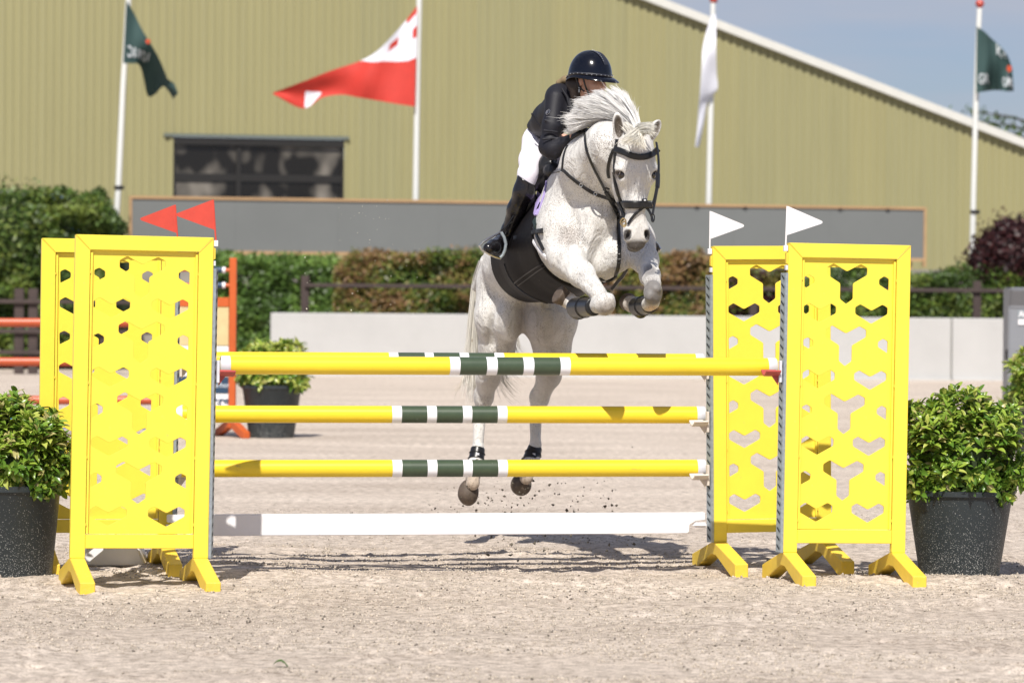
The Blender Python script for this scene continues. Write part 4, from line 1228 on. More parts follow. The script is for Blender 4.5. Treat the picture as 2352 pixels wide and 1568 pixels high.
o = link('fallen_leaf', me); o.matrix_world = Matrix.Translation((q.x, q.y, zg + 0.012)) @ Matrix.Rotation(math.radians(90), 4, 'Y') @ Matrix.Rotation(math.radians(90), 4, 'Z')
setp(o, 'small curled green leaf lying alone on the foreground sand', 'leaf')
# ================================================================== HORSE AND RIDER
class SDF:
    """smooth union of round cones and ellipsoids, meshed with surface nets into one continuous skin"""
    def __init__(s, h): s.h = h; s.ops = []
    def cone(s, a, b, ra, rb, k=0.04, op='add', sq=None):
        a = np.array(a, float); b = np.array(b, float)
        s.ops.append(('c', a, b, ra, rb, k, op))
    def ball(s, a, r, k=0.04, op='add'):
        s.ell(a, (r, r, r), None, k, op)
    def ell(s, c, r, R=None, k=0.04, op='add'):
        R = np.eye(3) if R is None else np.array(R, float)
        s.ops.append(('e', np.array(c, float), np.array(r, float), R, None, k, op))
    def chain(s, pts, k=0.04, op='add'):
        for p, q in zip(pts[:-1], pts[1:]): s.cone(p[0], q[0], p[1], q[1], k, op)
    def half(s, p, n, k=0.01):
        s.ops.append(('h', np.array(p, float), np.array(n, float), None, None, k, 'int'))
    def shell(s, t): s.ops.append(('s', t, None, None, None, 0, 'shell'))
    def run(s):
        lo = np.full(3, 1e9); hi = np.full(3, -1e9)
        for o in s.ops:
            if o[6] != 'add': continue
            if o[0] == 'c':
                r = max(o[3], o[4]); lo = np.minimum(lo, np.minimum(o[1], o[2]) - r); hi = np.maximum(hi, np.maximum(o[1], o[2]) + r)
            else:
                r = o[2].max(); lo = np.minimum(lo, o[1] - r); hi = np.maximum(hi, o[1] + r)
        h = s.h; lo -= 4 * h + 0.02; hi += 4 * h + 0.02
        n = np.ceil((hi - lo) / h).astype(int) + 1
        f = np.full(n, 0.2, np.float32)
        ax = [(lo[i] + np.arange(n[i]) * h).astype(np.float32) for i in range(3)]
        for o in s.ops:
            k = o[5]
            pad = k + 3 * h
            if o[0] == 'h': sl = (slice(0, n[0]), slice(0, n[1]), slice(0, n[2]))
            elif o[0] == 's': f = np.maximum(f, -(f + o[1])); continue
            else:
                if o[0] == 'c': r = max(o[3], o[4]); l = np.minimum(o[1], o[2]) - r - pad; u = np.maximum(o[1], o[2]) + r + pad
                else: r = o[2].max(); l = o[1] - r - pad; u = o[1] + r + pad
                i0 = np.clip(np.floor((l - lo) / h).astype(int), 0, n); i1 = np.clip(np.ceil((u - lo) / h).astype(int) + 1, 0, n)
                if (i1 <= i0).any(): continue
                sl = tuple(slice(a, b) for a, b in zip(i0, i1))
            X, Y, Z = ax[0][sl[0]][:, None, None], ax[1][sl[1]][None, :, None], ax[2][sl[2]][None, None, :]
            if o[0] == 'c':
                a, b, ra, rb = o[1], o[2], o[3], o[4]
                d = b - a; L2 = max(float(d @ d), 1e-9)
                px, py, pz = X - a[0], Y - a[1], Z - a[2]
                t = np.clip((px * d[0] + py * d[1] + pz * d[2]) / L2, 0, 1)
                g = np.sqrt((px - t * d[0]) ** 2 + (py - t * d[1]) ** 2 + (pz - t * d[2]) ** 2) - (ra + (rb - ra) * t)
            elif o[0] == 'e':
                c, r, R = o[1], o[2], o[3]
                px, py, pz = X - c[0], Y - c[1], Z - c[2]
                q = [(px * R[0, i] + py * R[1, i] + pz * R[2, i]) for i in range(3)]
                k0 = np.sqrt((q[0] / r[0]) ** 2 + (q[1] / r[1]) ** 2 + (q[2] / r[2]) ** 2)
                k1 = np.sqrt((q[0] / r[0] ** 2) ** 2 + (q[1] / r[1] ** 2) ** 2 + (q[2] / r[2] ** 2) ** 2) + 1e-6
                g = k0 * (k0 - 1) / k1
            else:
                p, nn = o[1], o[2]
                g = (X - p[0]) * nn[0] + (Y - p[1]) * nn[1] + (Z - p[2]) * nn[2]
            cur = f[sl]
            if o[6] == 'add':
                hh = np.maximum(k - np.abs(cur - g), 0) / max(k, 1e-6)
                f[sl] = np.minimum(cur, g) - hh * hh * k * 0.25
            else:
                if o[6] == 'sub': g = -g
                hh = np.maximum(k - np.abs(cur - g), 0) / max(k, 1e-6)
                f[sl] = np.maximum(cur, g) + hh * hh * k * 0.25
        s.f = f; s.lo = lo; s.n = n
        return s
    def mesh(s, name, mats, smooth_it=1):
        s.run(); f, h, lo = s.f, s.h, s.lo
        S = f < 0
        c8 = [S[i:S.shape[0] - 1 + i, j:S.shape[1] - 1 + j, k:S.shape[2] - 1 + k] for i in (0, 1) for j in (0, 1) for k in (0, 1)]
        an = c8[0].copy(); al = c8[0].copy()
        for q in c8[1:]: an |= q; al &= q
        m = an & ~al
        idx = np.argwhere(m)
        vid = np.full(m.shape, -1, np.int32); vid[tuple(idx.T)] = np.arange(len(idx))
        acc = np.zeros((len(idx), 3)); cnt = np.zeros(len(idx))
        for axn in range(3):
            oth = [a for a in range(3) if a != axn]
            for i in (0, 1):
                for j in (0, 1):
                    o = np.zeros(3, int); o[oth[0]] = i; o[oth[1]] = j
                    o2 = o.copy(); o2[axn] = 1
                    A = f[tuple((idx + o).T)].astype(float); B = f[tuple((idx + o2).T)].astype(float)
                    cr_ = (A < 0) != (B < 0)
                    t = A / np.where(cr_, A - B, 1)
                    p = np.tile(o.astype(float), (len(idx), 1)); p[:, axn] = t
                    acc[cr_] += p[cr_]; cnt[cr_] += 1
        V = (idx + acc / cnt[:, None]) * h + lo
        Fs = []
        for axn in range(3):
            b, c = [(1, 2), (2, 0), (0, 1)][axn]
            sl0 = [slice(None)] * 3; sl1 = [slice(None)] * 3
            sl0[axn] = slice(0, -1); sl1[axn] = slice(1, None)
            A, B = S[tuple(sl0)], S[tuple(sl1)]
            for sign, M_ in ((1, A & ~B), (-1, ~A & B)):
                e = np.argwhere(M_)
                if not len(e): continue
                eb = np.zeros(3, int); eb[b] = 1; ec = np.zeros(3, int); ec[c] = 1
                q = [vid[tuple((e - eb - ec).T)], vid[tuple((e - ec).T)], vid[tuple(e.T)], vid[tuple((e - eb).T)]]
                q = np.stack(q, 1)
                if sign < 0: q = q[:, ::-1]
                Fs.append(q)
        Fq = np.vstack(Fs)
        # light smoothing
        E = np.vstack([Fq[:, [0, 1]], Fq[:, [1, 2]], Fq[:, [2, 3]], Fq[:, [3, 0]]])
        for _ in range(smooth_it):
            acc = np.zeros_like(V); ct = np.zeros(len(V))
            for d in range(3):
                acc[:, d] = np.bincount(E[:, 0], weights=V[E[:, 1], d], minlength=len(V)) + np.bincount(E[:, 1], weights=V[E[:, 0], d], minlength=len(V))
            ct = np.bincount(E[:, 0], minlength=len(V)) + np.bincount(E[:, 1], minlength=len(V))
            V = V * 0.5 + acc / np.maximum(ct, 1)[:, None] * 0.5
        s.V, s.F = V, Fq
        return mesh_data(name, V, Fq.astype(np.int32), mats, True)

def vert_col(me, cols, name='Col'):
    ca = me.color_attributes.new(name, 'FLOAT_COLOR', 'POINT')
    ca.data.foreach_set('color', np.c_[cols, np.ones(len(cols))].astype(np.float32).ravel())

# ---- coat: white hair with flea-bitten flecks
def coat_material():
    m = bpy.data.materials.new('flea_bitten_grey_coat'); m.use_nodes = True
    t = m.node_tree; N = t.nodes; L = t.links; b = N['Principled BSDF']
    b.inputs['Roughness'].default_value = 0.55; b.inputs['Specular IOR Level'].default_value = 0.35
    b.inputs['Sheen Weight'].default_value = 0.15
    tc_ = N.new('ShaderNodeTexCoord'); at = N.new('ShaderNodeAttribute'); at.attribute_name = 'Col'; fa = N.new('ShaderNodeAttribute'); fa.attribute_name = 'Fleck'
    mpn = N.new('ShaderNodeMapping'); mpn.inputs['Scale'].default_value = (1.5, 1.0, 0.75); L.new(tc_.outputs['Object'], mpn.inputs['Vector'])
    n1 = N.new('ShaderNodeTexNoise'); n1.inputs['Scale'].default_value = 170; n1.inputs['Detail'].default_value = 2.5; L.new(mpn.outputs['Vector'], n1.inputs['Vector'])
    n2 = N.new('ShaderNodeTexNoise'); n2.inputs['Scale'].default_value = 5; n2.inputs['Detail'].default_value = 3; L.new(tc_.outputs['Object'], n2.inputs['Vector'])
    # threshold falls where flecks are dense
    ad = N.new('ShaderNodeMath'); ad.operation = 'MULTIPLY_ADD'; ad.inputs[1].default_value = 0.22; L.new(n2.outputs['Fac'], ad.inputs[0]); L.new(n1.outputs['Fac'], ad.inputs[2])
    sp = N.new('ShaderNodeSeparateColor'); L.new(fa.outputs['Color'], sp.inputs['Color'])
    ad2 = N.new('ShaderNodeMath'); ad2.operation = 'MULTIPLY_ADD'; ad2.inputs[1].default_value = 0.16; L.new(sp.outputs['Red'], ad2.inputs[0]); L.new(ad.outputs[0], ad2.inputs[2])
    r = N.new('ShaderNodeMapRange'); r.inputs['From Min'].default_value = 0.745; r.inputs['From Max'].default_value = 0.83; L.new(ad2.outputs[0], r.inputs['Value'])
    mx_ = N.new('ShaderNodeMix'); mx_.data_type = 'RGBA'; mx_.inputs['B'].default_value = (0.21, 0.185, 0.165, 1)
    L.new(r.outputs['Result'], mx_.inputs['Factor']); L.new(at.outputs['Color'], mx_.inputs['A'])
    # faint stains
    n4 = N.new('ShaderNodeTexNoise'); n4.inputs['Scale'].default_value = 12; n4.inputs['Detail'].default_value = 5; L.new(tc_.outputs['Object'], n4.inputs['Vector'])
    r4 = N.new('ShaderNodeMapRange'); r4.inputs['To Min'].default_value = 0.88; r4.inputs['To Max'].default_value = 1.08; r4.inputs['From Min'].default_value = 0.3; r4.inputs['From Max'].default_value = 0.7; L.new(n4.outputs['Fac'], r4.inputs['Value'])
    hs = N.new('ShaderNodeHueSaturation'); L.new(r4.outputs['Result'], hs.inputs['Value']); L.new(mx_.outputs['Result'], hs.inputs['Color'])
    L.new(hs.outputs['Color'], b.inputs['Base Color'])
    n5 = N.new('ShaderNodeTexNoise'); n5.inputs['Scale'].default_value = 9; n5.inputs['Detail'].default_value = 4; n5.inputs['Distortion'].default_value = 0.6; L.new(mpn.outputs['Vector'], n5.inputs['Vector'])
    b5 = N.new('ShaderNodeBump'); b5.inputs['Strength'].default_value = 0.7; b5.inputs['Distance'].default_value = 0.045; L.new(n5.outputs['Fac'], b5.inputs['Height'])
    n3 = N.new('ShaderNodeTexNoise'); n3.inputs['Scale'].default_value = 30; n3.inputs['Detail'].default_value = 6; n3.inputs['Roughness'].default_value = 0.7; L.new(mpn.outputs['Vector'], n3.inputs['Vector'])
    bp = N.new('ShaderNodeBump'); bp.inputs['Strength'].default_value = 0.35; bp.inputs['Distance'].default_value = 0.008; L.new(n3.outputs['Fac'], bp.inputs['Height']); L.new(b5.outputs['Normal'], bp.inputs['Normal']); L.new(bp.outputs['Normal'], b.inputs['Normal'])
    return m
COAT = coat_material()
LEATHER = material('black_leather', (0.012, 0.012, 0.013), 0.32, var=0.2, vscale=30)
BLACKCL = material('black_guard_leather', (0.006, 0.005, 0.006), 0.6, var=0.3, vscale=10, spec=0.2, dirt=(0.5, 0.5, 0.45), dirt_amt=0.0, dscale=45, bump=0.25, bscale=14)
BRASS = material('brass', (0.55, 0.42, 0.22), 0.3, metal=1.0)
HAIRW = leaf_mat('white_horse_hair', 0.5, 0.40)

hp = W(1290, 900, 21.6)
horse = thing('horse', 'white flea-bitten horse with black tack jumping over the yellow oxer', 'horse', (hp.x, hp.y, 0))
B_ = SDF(0.0065)
# trunk
B_.cone(W(1192, 606, 22.35), W(1272, 578, 21.8), 0.235, 0.292, 0.08)
B_.cone(W(1272, 578, 21.8), W(1350, 532, 21.25), 0.292, 0.315, 0.08)
B_.ell(W(1300, 440, 21.65), (0.135, 0.30, 0.20), None, 0.12)
B_.ball(W(1296, 525, 21.15), 0.150, 0.08)
B_.ball(W(1442, 540, 21.2), 0.145, 0.08)
B_.ell(W(1330, 575, 20.98), (0.10, 0.10, 0.12), None, 0.06)
B_.ell(W(1420, 580, 20.98), (0.095, 0.10, 0.12), None, 0.06)
B_.ball(W(1382, 605, 21.05), 0.105, 0.06)
B_.ball(W(1376, 500, 20.97), 0.11, 0.08)
# croup and thighs
B_.cone(W(1165, 628, 22.55), W(1235, 640, 22.45), 0.175, 0.185, 0.1)
B_.chain([(W(1152, 660, 22.55), .165), (W(1147, 730, 22.5), .150), (W(1141, 800, 22.6), .108), (W(1122, 865, 22.78), .070), (W(1112, 908, 22.9), .062)], 0.06)
B_.ell(W(1172, 725, 22.35), (0.095, 0.13, 0.16), None, 0.08)
B_.chain([(W(1258, 680, 22.45), .170), (W(1264, 735, 22.4), .168), (W(1268, 800, 22.45), .112), (W(1261, 862, 22.68), .070), (W(1240, 912, 22.82), .060)], 0.06)
B_.ell(W(1250, 735, 22.25), (0.11, 0.13, 0.16), None, 0.08)
# hocks, cannons, fetlocks
for (hk, c0, c1, ft, pt) in (((1110, 915, 22.93), (1102, 945, 22.95), (1098, 1030, 22.9), (1093, 1062, 22.86), (1083, 1096, 22.8)),
                             ((1238, 915, 22.85), (1230, 945, 22.87), (1230, 1022, 22.82), (1222, 1058, 22.78), (1208, 1084, 22.72))):
    B_.ell(W(*hk), (0.058, 0.085, 0.085), None, 0.04)
    B_.chain([(W(hk[0], hk[1] - 12, hk[2] + 0.06), .040), (W(c0[0], c0[1] + 10, c0[2] + 0.02), .030)], 0.03)
    B_.chain([(W(*c0), .043), (W(*c1), .033), (W(*ft), .045), (W(*pt), .040)], 0.03)
# neck
B_.cone(W(1335, 455, 21.35), W(1366, 380, 20.98), 0.222, 0.190, 0.1)
B_.cone(W(1366, 380, 20.98), W(1404, 340, 20.72), 0.190, 0.158, 0.08)
B_.cone(W(1404, 340, 20.72), W(1446, 332, 20.58), 0.158, 0.120, 0.06)
B_.cone(W(1405, 420, 20.95), W(1445, 372, 20.60), 0.14, 0.115, 0.08)
B_.ell(W(1396, 330, 20.58), (0.075, 0.06, 0.10), None, 0.05)
# front leg, image left
B_.chain([(W(1286, 560, 21.15), .125), (W(1300, 592, 20.98), .100), (W(1336, 630, 20.75), .072), (W(1376, 676, 20.5), .049)], 0.05)
B_.ell(W(1318, 600, 20.84), (0.055, 0.055, 0.10), None, 0.05)
B_.ell(W(1391, 693, 20.42), (0.053, 0.060, 0.058), None, 0.03)
B_.ball(W(1400, 685, 20.38), .030, .02)
B_.ball(W(1389, 708, 20.42), .044, .02)
B_.ball(W(1394, 700, 20.40), 0.050, 0.02)
B_.chain([(W(1380, 700, 20.43), .048), (W(1345, 706, 20.74), .042), (W(1327, 704, 20.88), .050), (W(1305, 690, 21.0), .044), (W(1296, 685, 21.02), .047)], 0.025)
# front leg, image right
B_.chain([(W(1462, 558, 21.15), .118), (W(1482, 598, 20.96), .074), (W(1493, 634, 20.72), .054), (W(1499, 655, 20.52), .050)], 0.05)
B_.ell(W(1500, 672, 20.43), (0.056, 0.056, 0.074), None, 0.04)
B_.ball(W(1507, 663, 20.39), .030, .02)
B_.ball(W(1492, 680, 20.39), .030, .02)
B_.chain([(W(1498, 694, 20.48), .045), (W(1478, 706, 20.78), .041), (W(1466, 705, 20.94), .048), (W(1453, 700, 21.05), .044), (W(1448, 697, 21.08), .047)], 0.025)
B_.chain([(W(1090, 1085, 22.78), .040), (W(1086, 1110, 22.72), .045)], .02)
B_.chain([(W(1214, 1075, 22.76), .040), (W(1209, 1097, 22.68), .044)], .02)
# muscle definition: chest crease, shoulder edge, forearm tendons, neck furrow
B_.cone(W(1384, 560, 20.78), W(1386, 640, 20.92), .020, .014, .045, 'sub')
B_.cone(W(1398, 575, 20.80), W(1340, 610, 20.84), .012, .010, .030, 'sub')
B_.cone(W(1300, 470, 20.98), W(1345, 560, 20.88), .016, .012, .050, 'sub')
B_.cone(W(1296, 575, 20.90), W(1366, 655, 20.50), .018, .010, .018)
B_.cone(W(1284, 600, 20.96), W(1340, 655, 20.62), .018, .009, .016)
B_.cone(W(1311, 600, 20.83), W(1368, 668, 20.50), .009, .007, .020, 'sub')
B_.cone(W(1500, 600, 20.90), W(1510, 650, 20.52), .020, .014, .020)
B_.cone(W(1352, 320, 20.80), W(1392, 400, 20.72), .018, .016, .045, 'sub')
B_.cone(W(1440, 600, 20.86), W(1468, 622, 20.80), .012, .010, .030, 'sub')
B_.ell(W(1350, 545, 20.93), (.05, .05, .07), None, .05)
B_.cone(W(1128, 690, 22.28), W(1130, 790, 22.45), .018, .016, .05, 'sub')
# tail dock
B_.cone(W(1120, 600, 22.75), W(1094, 660, 22.95), 0.05, 0.03, 0.04)
# head in its own frame: x across, y out of the face, z up
yw = math.radians(13)
hY = Vector((math.sin(yw), -math.cos(yw), 0.0)); hX = Vector((math.cos(yw), math.sin(yw), 0.0)); hZ = Vector((0, 0, 1))
Rh = Matrix((hX, hY, hZ)).transposed() @ Matrix.Rotation(math.radians(-5), 3, 'X') @ Matrix.Rotation(math.radians(-1.2), 3, 'Y')
HO = W(1468, 319, 20.42)
HS = 1.03
def H(x, y, z): return np.array(HO + Rh @ (Vector((x, y, z)) * HS))
RH = np.array(Rh)
def hell(c, r, k=0.03, op='add', rot=None):
    R = RH if rot is None else np.array(Rh @ rot)
    B_.ell(H(*c), np.array(r) * HS, R, k, op)
def rot(a, ax): return Matrix.Rotation(math.radians(a), 3, ax)
hell((0, -.10, -.05), (.104, .115, .10), .05)
hell((0, -.075, -.145), (.117, .085, .130), .04)
for s in (-1, 1):
    hell((s * .070, -.06, -.195), (.055, .055, .075), .03)
    hell((s * .092, -.042, -.172), (.030, .032, .020), .02)          # brow ridge
    hell((s * .060, -.165, -.24), (.047, .105, .135), .03)         # cheek
    B_.cone(H(s * .045, -.20, -.30), H(s * .026, -.135, -.50), .036 * HS, .030 * HS, .04)   # jaw bar
    B_.cone(H(s * .078, -.075, -.235), H(s * .052, -.085, -.38), .018 * HS, .012 * HS, .02)  # facial crest
    hell((s * .046, -.030, -.545), (.029, .030, .050), .02, rot=rot(s * -10, 'Y'))         # nostril wing
    hell((s * .030, -.062, -.50), (.040, .045, .07), .04)
B_.cone(H(0, -.068, -.20), H(0, -.062, -.36), .074 * HS, .056 * HS, .035)
B_.cone(H(0, -.062, -.36), H(0, -.055, -.50), .056 * HS, .046 * HS, .03)
hell((0, -.030, -.40), (.036, .020, .16), .03)                      # flat nasal bone
hell((0, -.12, -.42), (.042, .06, .13), .035)
hell((0, -.060, -.560), (.060, .055, .055), .025)
hell((0, -.048, -.605), (.052, .042, .036), .02)                    # upper lip
hell((0, -.085, -.625), (.042, .040, .028), .012)                   # lower lip
hell((0, -.10, -.60), (.040, .035, .03), .02)
def EAR(s): return (-.094, -.10, .062) if s < 0 else (.110, -.10, .040)
def EROT(s): return (rot(-9, 'Y') @ rot(-4, 'X') @ rot(18, 'Z')) if s < 0 else (rot(34, 'Y') @ rot(10, 'X') @ rot(-14, 'Z'))
for s in (-1, 1):
    hell((s * .052, -.012, -.548), (.0125, .030, .029), .008, 'sub', rot(s * -14, 'Y'))
    hell((s * .104, -.024, -.207), (.026, .026, .021), .012, 'sub')
    # ears
    er = EROT(s)
    ec = EAR(s)
    er2 = er @ rot(0, 'Z')
    hell(ec, (.036, .032, .088 if s < 0 else .076), .02, 'add', er2)
    eo = er2 @ Vector((0, .026, .012))
    hell((ec[0] + eo.x, ec[1] + eo.y, ec[2] + eo.z), (.0255, .026, .066), .006, 'sub', er2)
bm_ = B_.mesh('body', COAT, 1)
V = B_.V
# coat colour: dark skin at the muzzle, eyes, knees; sand-coloured pasterns; some shade painted between the hind legs
base = np.tile(np.array([0.66, 0.645, 0.615]), (len(V), 1))
fleck = np.full(len(V), 0.32)
def blend(c, r, col, amt=1.0, soft=0.5, R=None):
    global base
    d = V - np.array(c)
    if R is not None: d = d @ R
    q = np.sqrt(((d / np.array(r)) ** 2).sum(1))
    w_ = np.clip((1 - q) / soft, 0, 1) * amt
    base = base * (1 - w_[:, None]) + np.array(col) * w_[:, None]
def flk(c, r, amt, soft=0.6):
    global fleck
    q = np.sqrt((((V - np.array(c)) / np.array(r)) ** 2).sum(1)); fleck = np.maximum(fleck, np.clip((1 - q) / soft, 0, 1) * amt)
blend(H(0, -.04, -.660), (.12, .17, .100), (0.045, 0.036, 0.030), .97, .22, RH)
for s in (-1, 1):
    blend(H(s * .060, -.015, -.548), (.026, .045, .040), (0.03, 0.026, 0.026), .97, .25, RH)
    blend(H(s * .112, -.040, -.207), (.048, .055, .040), (0.08, 0.065, 0.06), .95, .45, RH)
    ec = EAR(s); er2 = EROT(s); eo = er2 @ Vector((0, .022, .004))
    blend(H(ec[0] + eo.x, ec[1] + eo.y, ec[2] + eo.z), (.030, .034, .080), (0.06, 0.045, 0.03), 1.0, .22, np.array(Rh @ er2))
blend(W(1394, 708, 20.40), (.085, .12, .070), (0.22, 0.185, 0.155), .75, .5)
blend(W(1500, 668, 20.40), (.10, .14, .12), (0.12, 0.11, 0.105), .90, .35)
blend(W(1494, 632, 20.65), (.05, .14, .12), (0.15, 0.14, 0.14), .8, .5)
blend(W(1498, 712, 20.50), (.06, .14, .04), (0.55, 0.38, 0.24), .8, .4)
for p in ((1304, 690, 21.0), (1455, 700, 21.05)): blend(W(*p), (.09, .09, .08), (0.40, 0.33, 0.27), .85, .5)
for p in ((1089, 1104, 22.72), (1211, 1094, 22.70)): blend(W(*p), (.10, .14, .10), (0.42, 0.33, 0.25), .92, .35)
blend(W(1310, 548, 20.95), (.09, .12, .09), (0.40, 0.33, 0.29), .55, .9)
blend(W(1212, 735, 22.35), (.16, .3, .22), (0.24, 0.21, 0.19), .85, .6)  # inner thighs and belly: part darker skin, part shade painted into the coat
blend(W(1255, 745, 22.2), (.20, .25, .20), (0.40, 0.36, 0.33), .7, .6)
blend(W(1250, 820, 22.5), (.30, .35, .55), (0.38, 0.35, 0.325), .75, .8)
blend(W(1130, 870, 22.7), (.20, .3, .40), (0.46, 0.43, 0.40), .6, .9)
flk(W(1300, 500, 21.1), (.35, .5, .40), 0.75, .9); flk(W(1360, 400, 20.8), (.3, .5, .3), 0.65, .9)
flk(W(1310, 545, 20.95), (.16, .2, .14), 1.1); flk(W(1110, 690, 22.3), (.15, .3, .3), 0.6)
_hm = ((V - np.array(H(0, 0, -.33))) @ RH); _in = (np.abs(_hm[:, 0]) < .15) & (np.abs(_hm[:, 2]) < .30) & (_hm[:, 1] > -.20); fleck[_in] = -0.25
flk(H(0, 0, -.15), (.16, .12, .06), .10); flk(W(1500, 655, 20.5), (.1, .15, .14), 1.0); flk(W(1391, 690, 20.4), (.09, .1, .09), 0.8)
flk(W(1400, 325, 20.6), (.16, .3, .14), 0.8)
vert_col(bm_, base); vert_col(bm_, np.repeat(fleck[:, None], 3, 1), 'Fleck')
BVH = BVHTree.FromPolygons([tuple(v) for v in V], [tuple(q) for q in B_.F])
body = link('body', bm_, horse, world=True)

def cast(u, v):
    d = (W(u, v, 20.0) - CAMP).normalized()
    h = BVH.ray_cast(CAMP, d)
    return (h[0], h[1]) if h[0] is not None else (None, None)

def ribbon(P, Nn, w, th, mats, name, parent):
    """flat strap with thickness through points P with normals Nn"""
    n = len(P); v = []; f = []
    for i in range(n):
        t = (P[min(i + 1, n - 1)] - P[max(i - 1, 0)]).normalized()
        s = t.cross(Nn[i]).normalized(); nn = s.cross(t).normalized()
        if nn.dot(Nn[i]) < 0: nn = -nn
        ww = w[i] if hasattr(w, '__len__') else w
        v += [P[i] + s * ww / 2 - nn * th * .5, P[i] + s * ww / 2 + nn * th * .3, P[i] + s * ww * .3 + nn * th * .5, P[i] - s * ww * .3 + nn * th * .5, P[i] - s * ww / 2 + nn * th * .3, P[i] - s * ww / 2 - nn * th * .5]
    k = 6
    for i in range(n - 1):
        for j in range(k): f.append((i * k + j, i * k + (j + 1) % k, (i + 1) * k + (j + 1) % k, (i + 1) * k + j))
    f.append(tuple(range(k))); f.append(tuple((n - 1) * k + j for j in range(k - 1, -1, -1)))
    me = mesh_data(name, v, f, mats, False); fix_normals(me)
    return link(name, me, parent, world=True)

def strap(name, pts, w, parent, mat=None, off=0.006, th=0.007, n=None, depth=None, nrm=(0, -1, 0.2)):
    """strap that lies on the horse where the photo shows it; depth: fixed distance for free-hanging runs"""
    mat = mat or LEATHER
    n = n or max(10, int(len(pts) * 7))
    q = smoothpath([(p[0], p[1]) for p in pts], n)
    Pn = []; Nn = []
    last = None
    for i, (u, v) in enumerate(q):
        if depth is not None:
            D = depth[0] + (depth[1] - depth[0]) * i / (n - 1); Pn.append(W(u, v, D)); Nn.append(Vector(nrm).normalized()); continue
        a, b = cast(u, v)
        Pn.append(a); Nn.append(b)
    ok = [i for i in range(n) if Pn[i] is not None]
    if not ok: return None
    if len(ok) < n:
        for i in range(n):
            if Pn[i] is None:
                j = min(ok, key=lambda a: abs(a - i)); Pn[i] = W(q[i][0], q[i][1], Pn[j].y + 20); Nn[i] = Nn[j].copy()
    if depth is None:
        ds = [p.y for p in Pn]
        for _ in range(3): ds = [sum(ds[max(0, i - 1):i + 2]) / len(ds[max(0, i - 1):i + 2]) for i in range(n)]
        ds = [min(ds[i], Pn[i].y + 0.002) for i in range(n)]
        view = Vector((0, -1, 0.05))
        Pn = [W(q[i][0], q[i][1], ds[i] + 20 - off) for i in range(n)]
        ns = [(Nn[i] + view * 0.5).normalized() for i in range(n)]
        Nn = [sum(ns[max(0, i - 2):i + 3], Vector()).normalized() for i in range(n)]
    return ribbon(Pn, Nn, w, th, mat, name, parent)

def patch(name, poly, mat, parent, off=0.012, step=3.0):
    """panel lying on the horse, outlined in the photo, with thickness down to the coat"""
    us = [p[0] for p in poly]; vs = [p[1] for p in poly]
    def inside(x, y):
        c = False; j = len(poly) - 1
        for i in range(len(poly)):
            xi, yi = poly[i]; xj, yj = poly[j]
            if (yi > y) != (yj > y) and x < (xj - xi) * (y - yi) / (yj - yi) + xi: c = not c
            j = i
        return c
    gx_ = np.arange(min(us), max(us) + step, step); gy_ = np.arange(min(vs), max(vs) + step, step)
    idx = {}; v = []; f = []
    for i, x in enumerate(gx_):
        for j, y in enumerate(gy_):
            if inside(x, y):
                a, b = cast(x, y)
                if a is not None:
                    idx[(i, j)] = len(v) // 2
                    v += [a + b * off + Vector((0, -off * .4, 0)), a - b * 0.004]
    ec = {}
    for (i, j), k in idx.items():
        q = [(i, j), (i + 1, j), (i + 1, j + 1), (i, j + 1)]
        if all(t in idx for t in q):
            ks = [idx[t] * 2 for t in q]; f.append(tuple(ks))
            for a, b in zip(ks, ks[1:] + ks[:1]):
                e = (min(a, b), max(a, b)); ec.setdefault(e, []).append((a, b))
    for e, l in ec.items():
        if len(l) == 1: a, b = l[0]; f.append((b, a, a + 1, b + 1))
    if not f: return None
    me = mesh_data(name, v, f, mat, True); fix_normals(me)
    return link(name, me, parent, world=True)

def z1(*p): return [(x * .3 + 1019.2, y * .3 + 78.4) for x, y in p]
def z2(*p): return [(x * .3 + 1019.2, y * .3 + 470.4) for x, y in p]
def hh(*p): return [(x * .215 + 1364.2, y * .215 + 258.7) for x, y in p]

# eyes
EYE = material('horse_eye', (0.012, 0.007, 0.005), 0.06, var=0.1, coat=1.0)
for s in (-1, 1):
    c = Vector(H(s * .087, -.040, -.207)); mb = MB()
    R = 0.0260 * HS
    mb.lathe([(max(0.0005, R * math.sin(math.pi * i / 10)), -R * math.cos(math.pi * i / 10)) for i in range(11)], c, 18)
    mb.build('eye', EYE, horse, world=True, smooth=True)
    # eyelid rims and lashes line
    pts = [Vector(H(s * (.100 + .010 * math.cos(a) * -1), -.028 + .016 * math.cos(a) * -1, -.207 + .019 * math.sin(a) + (0.002 if math.sin(a) > 0 else 0))) for a in np.linspace(0.1, math.pi - 0.1, 9)]
    mb = MB(); mb.tube(pts, 0.005, 6); mb.build('eyelid', material('dark_eyelid', (0.07, 0.055, 0.05), 0.6), horse, world=True, smooth=True)
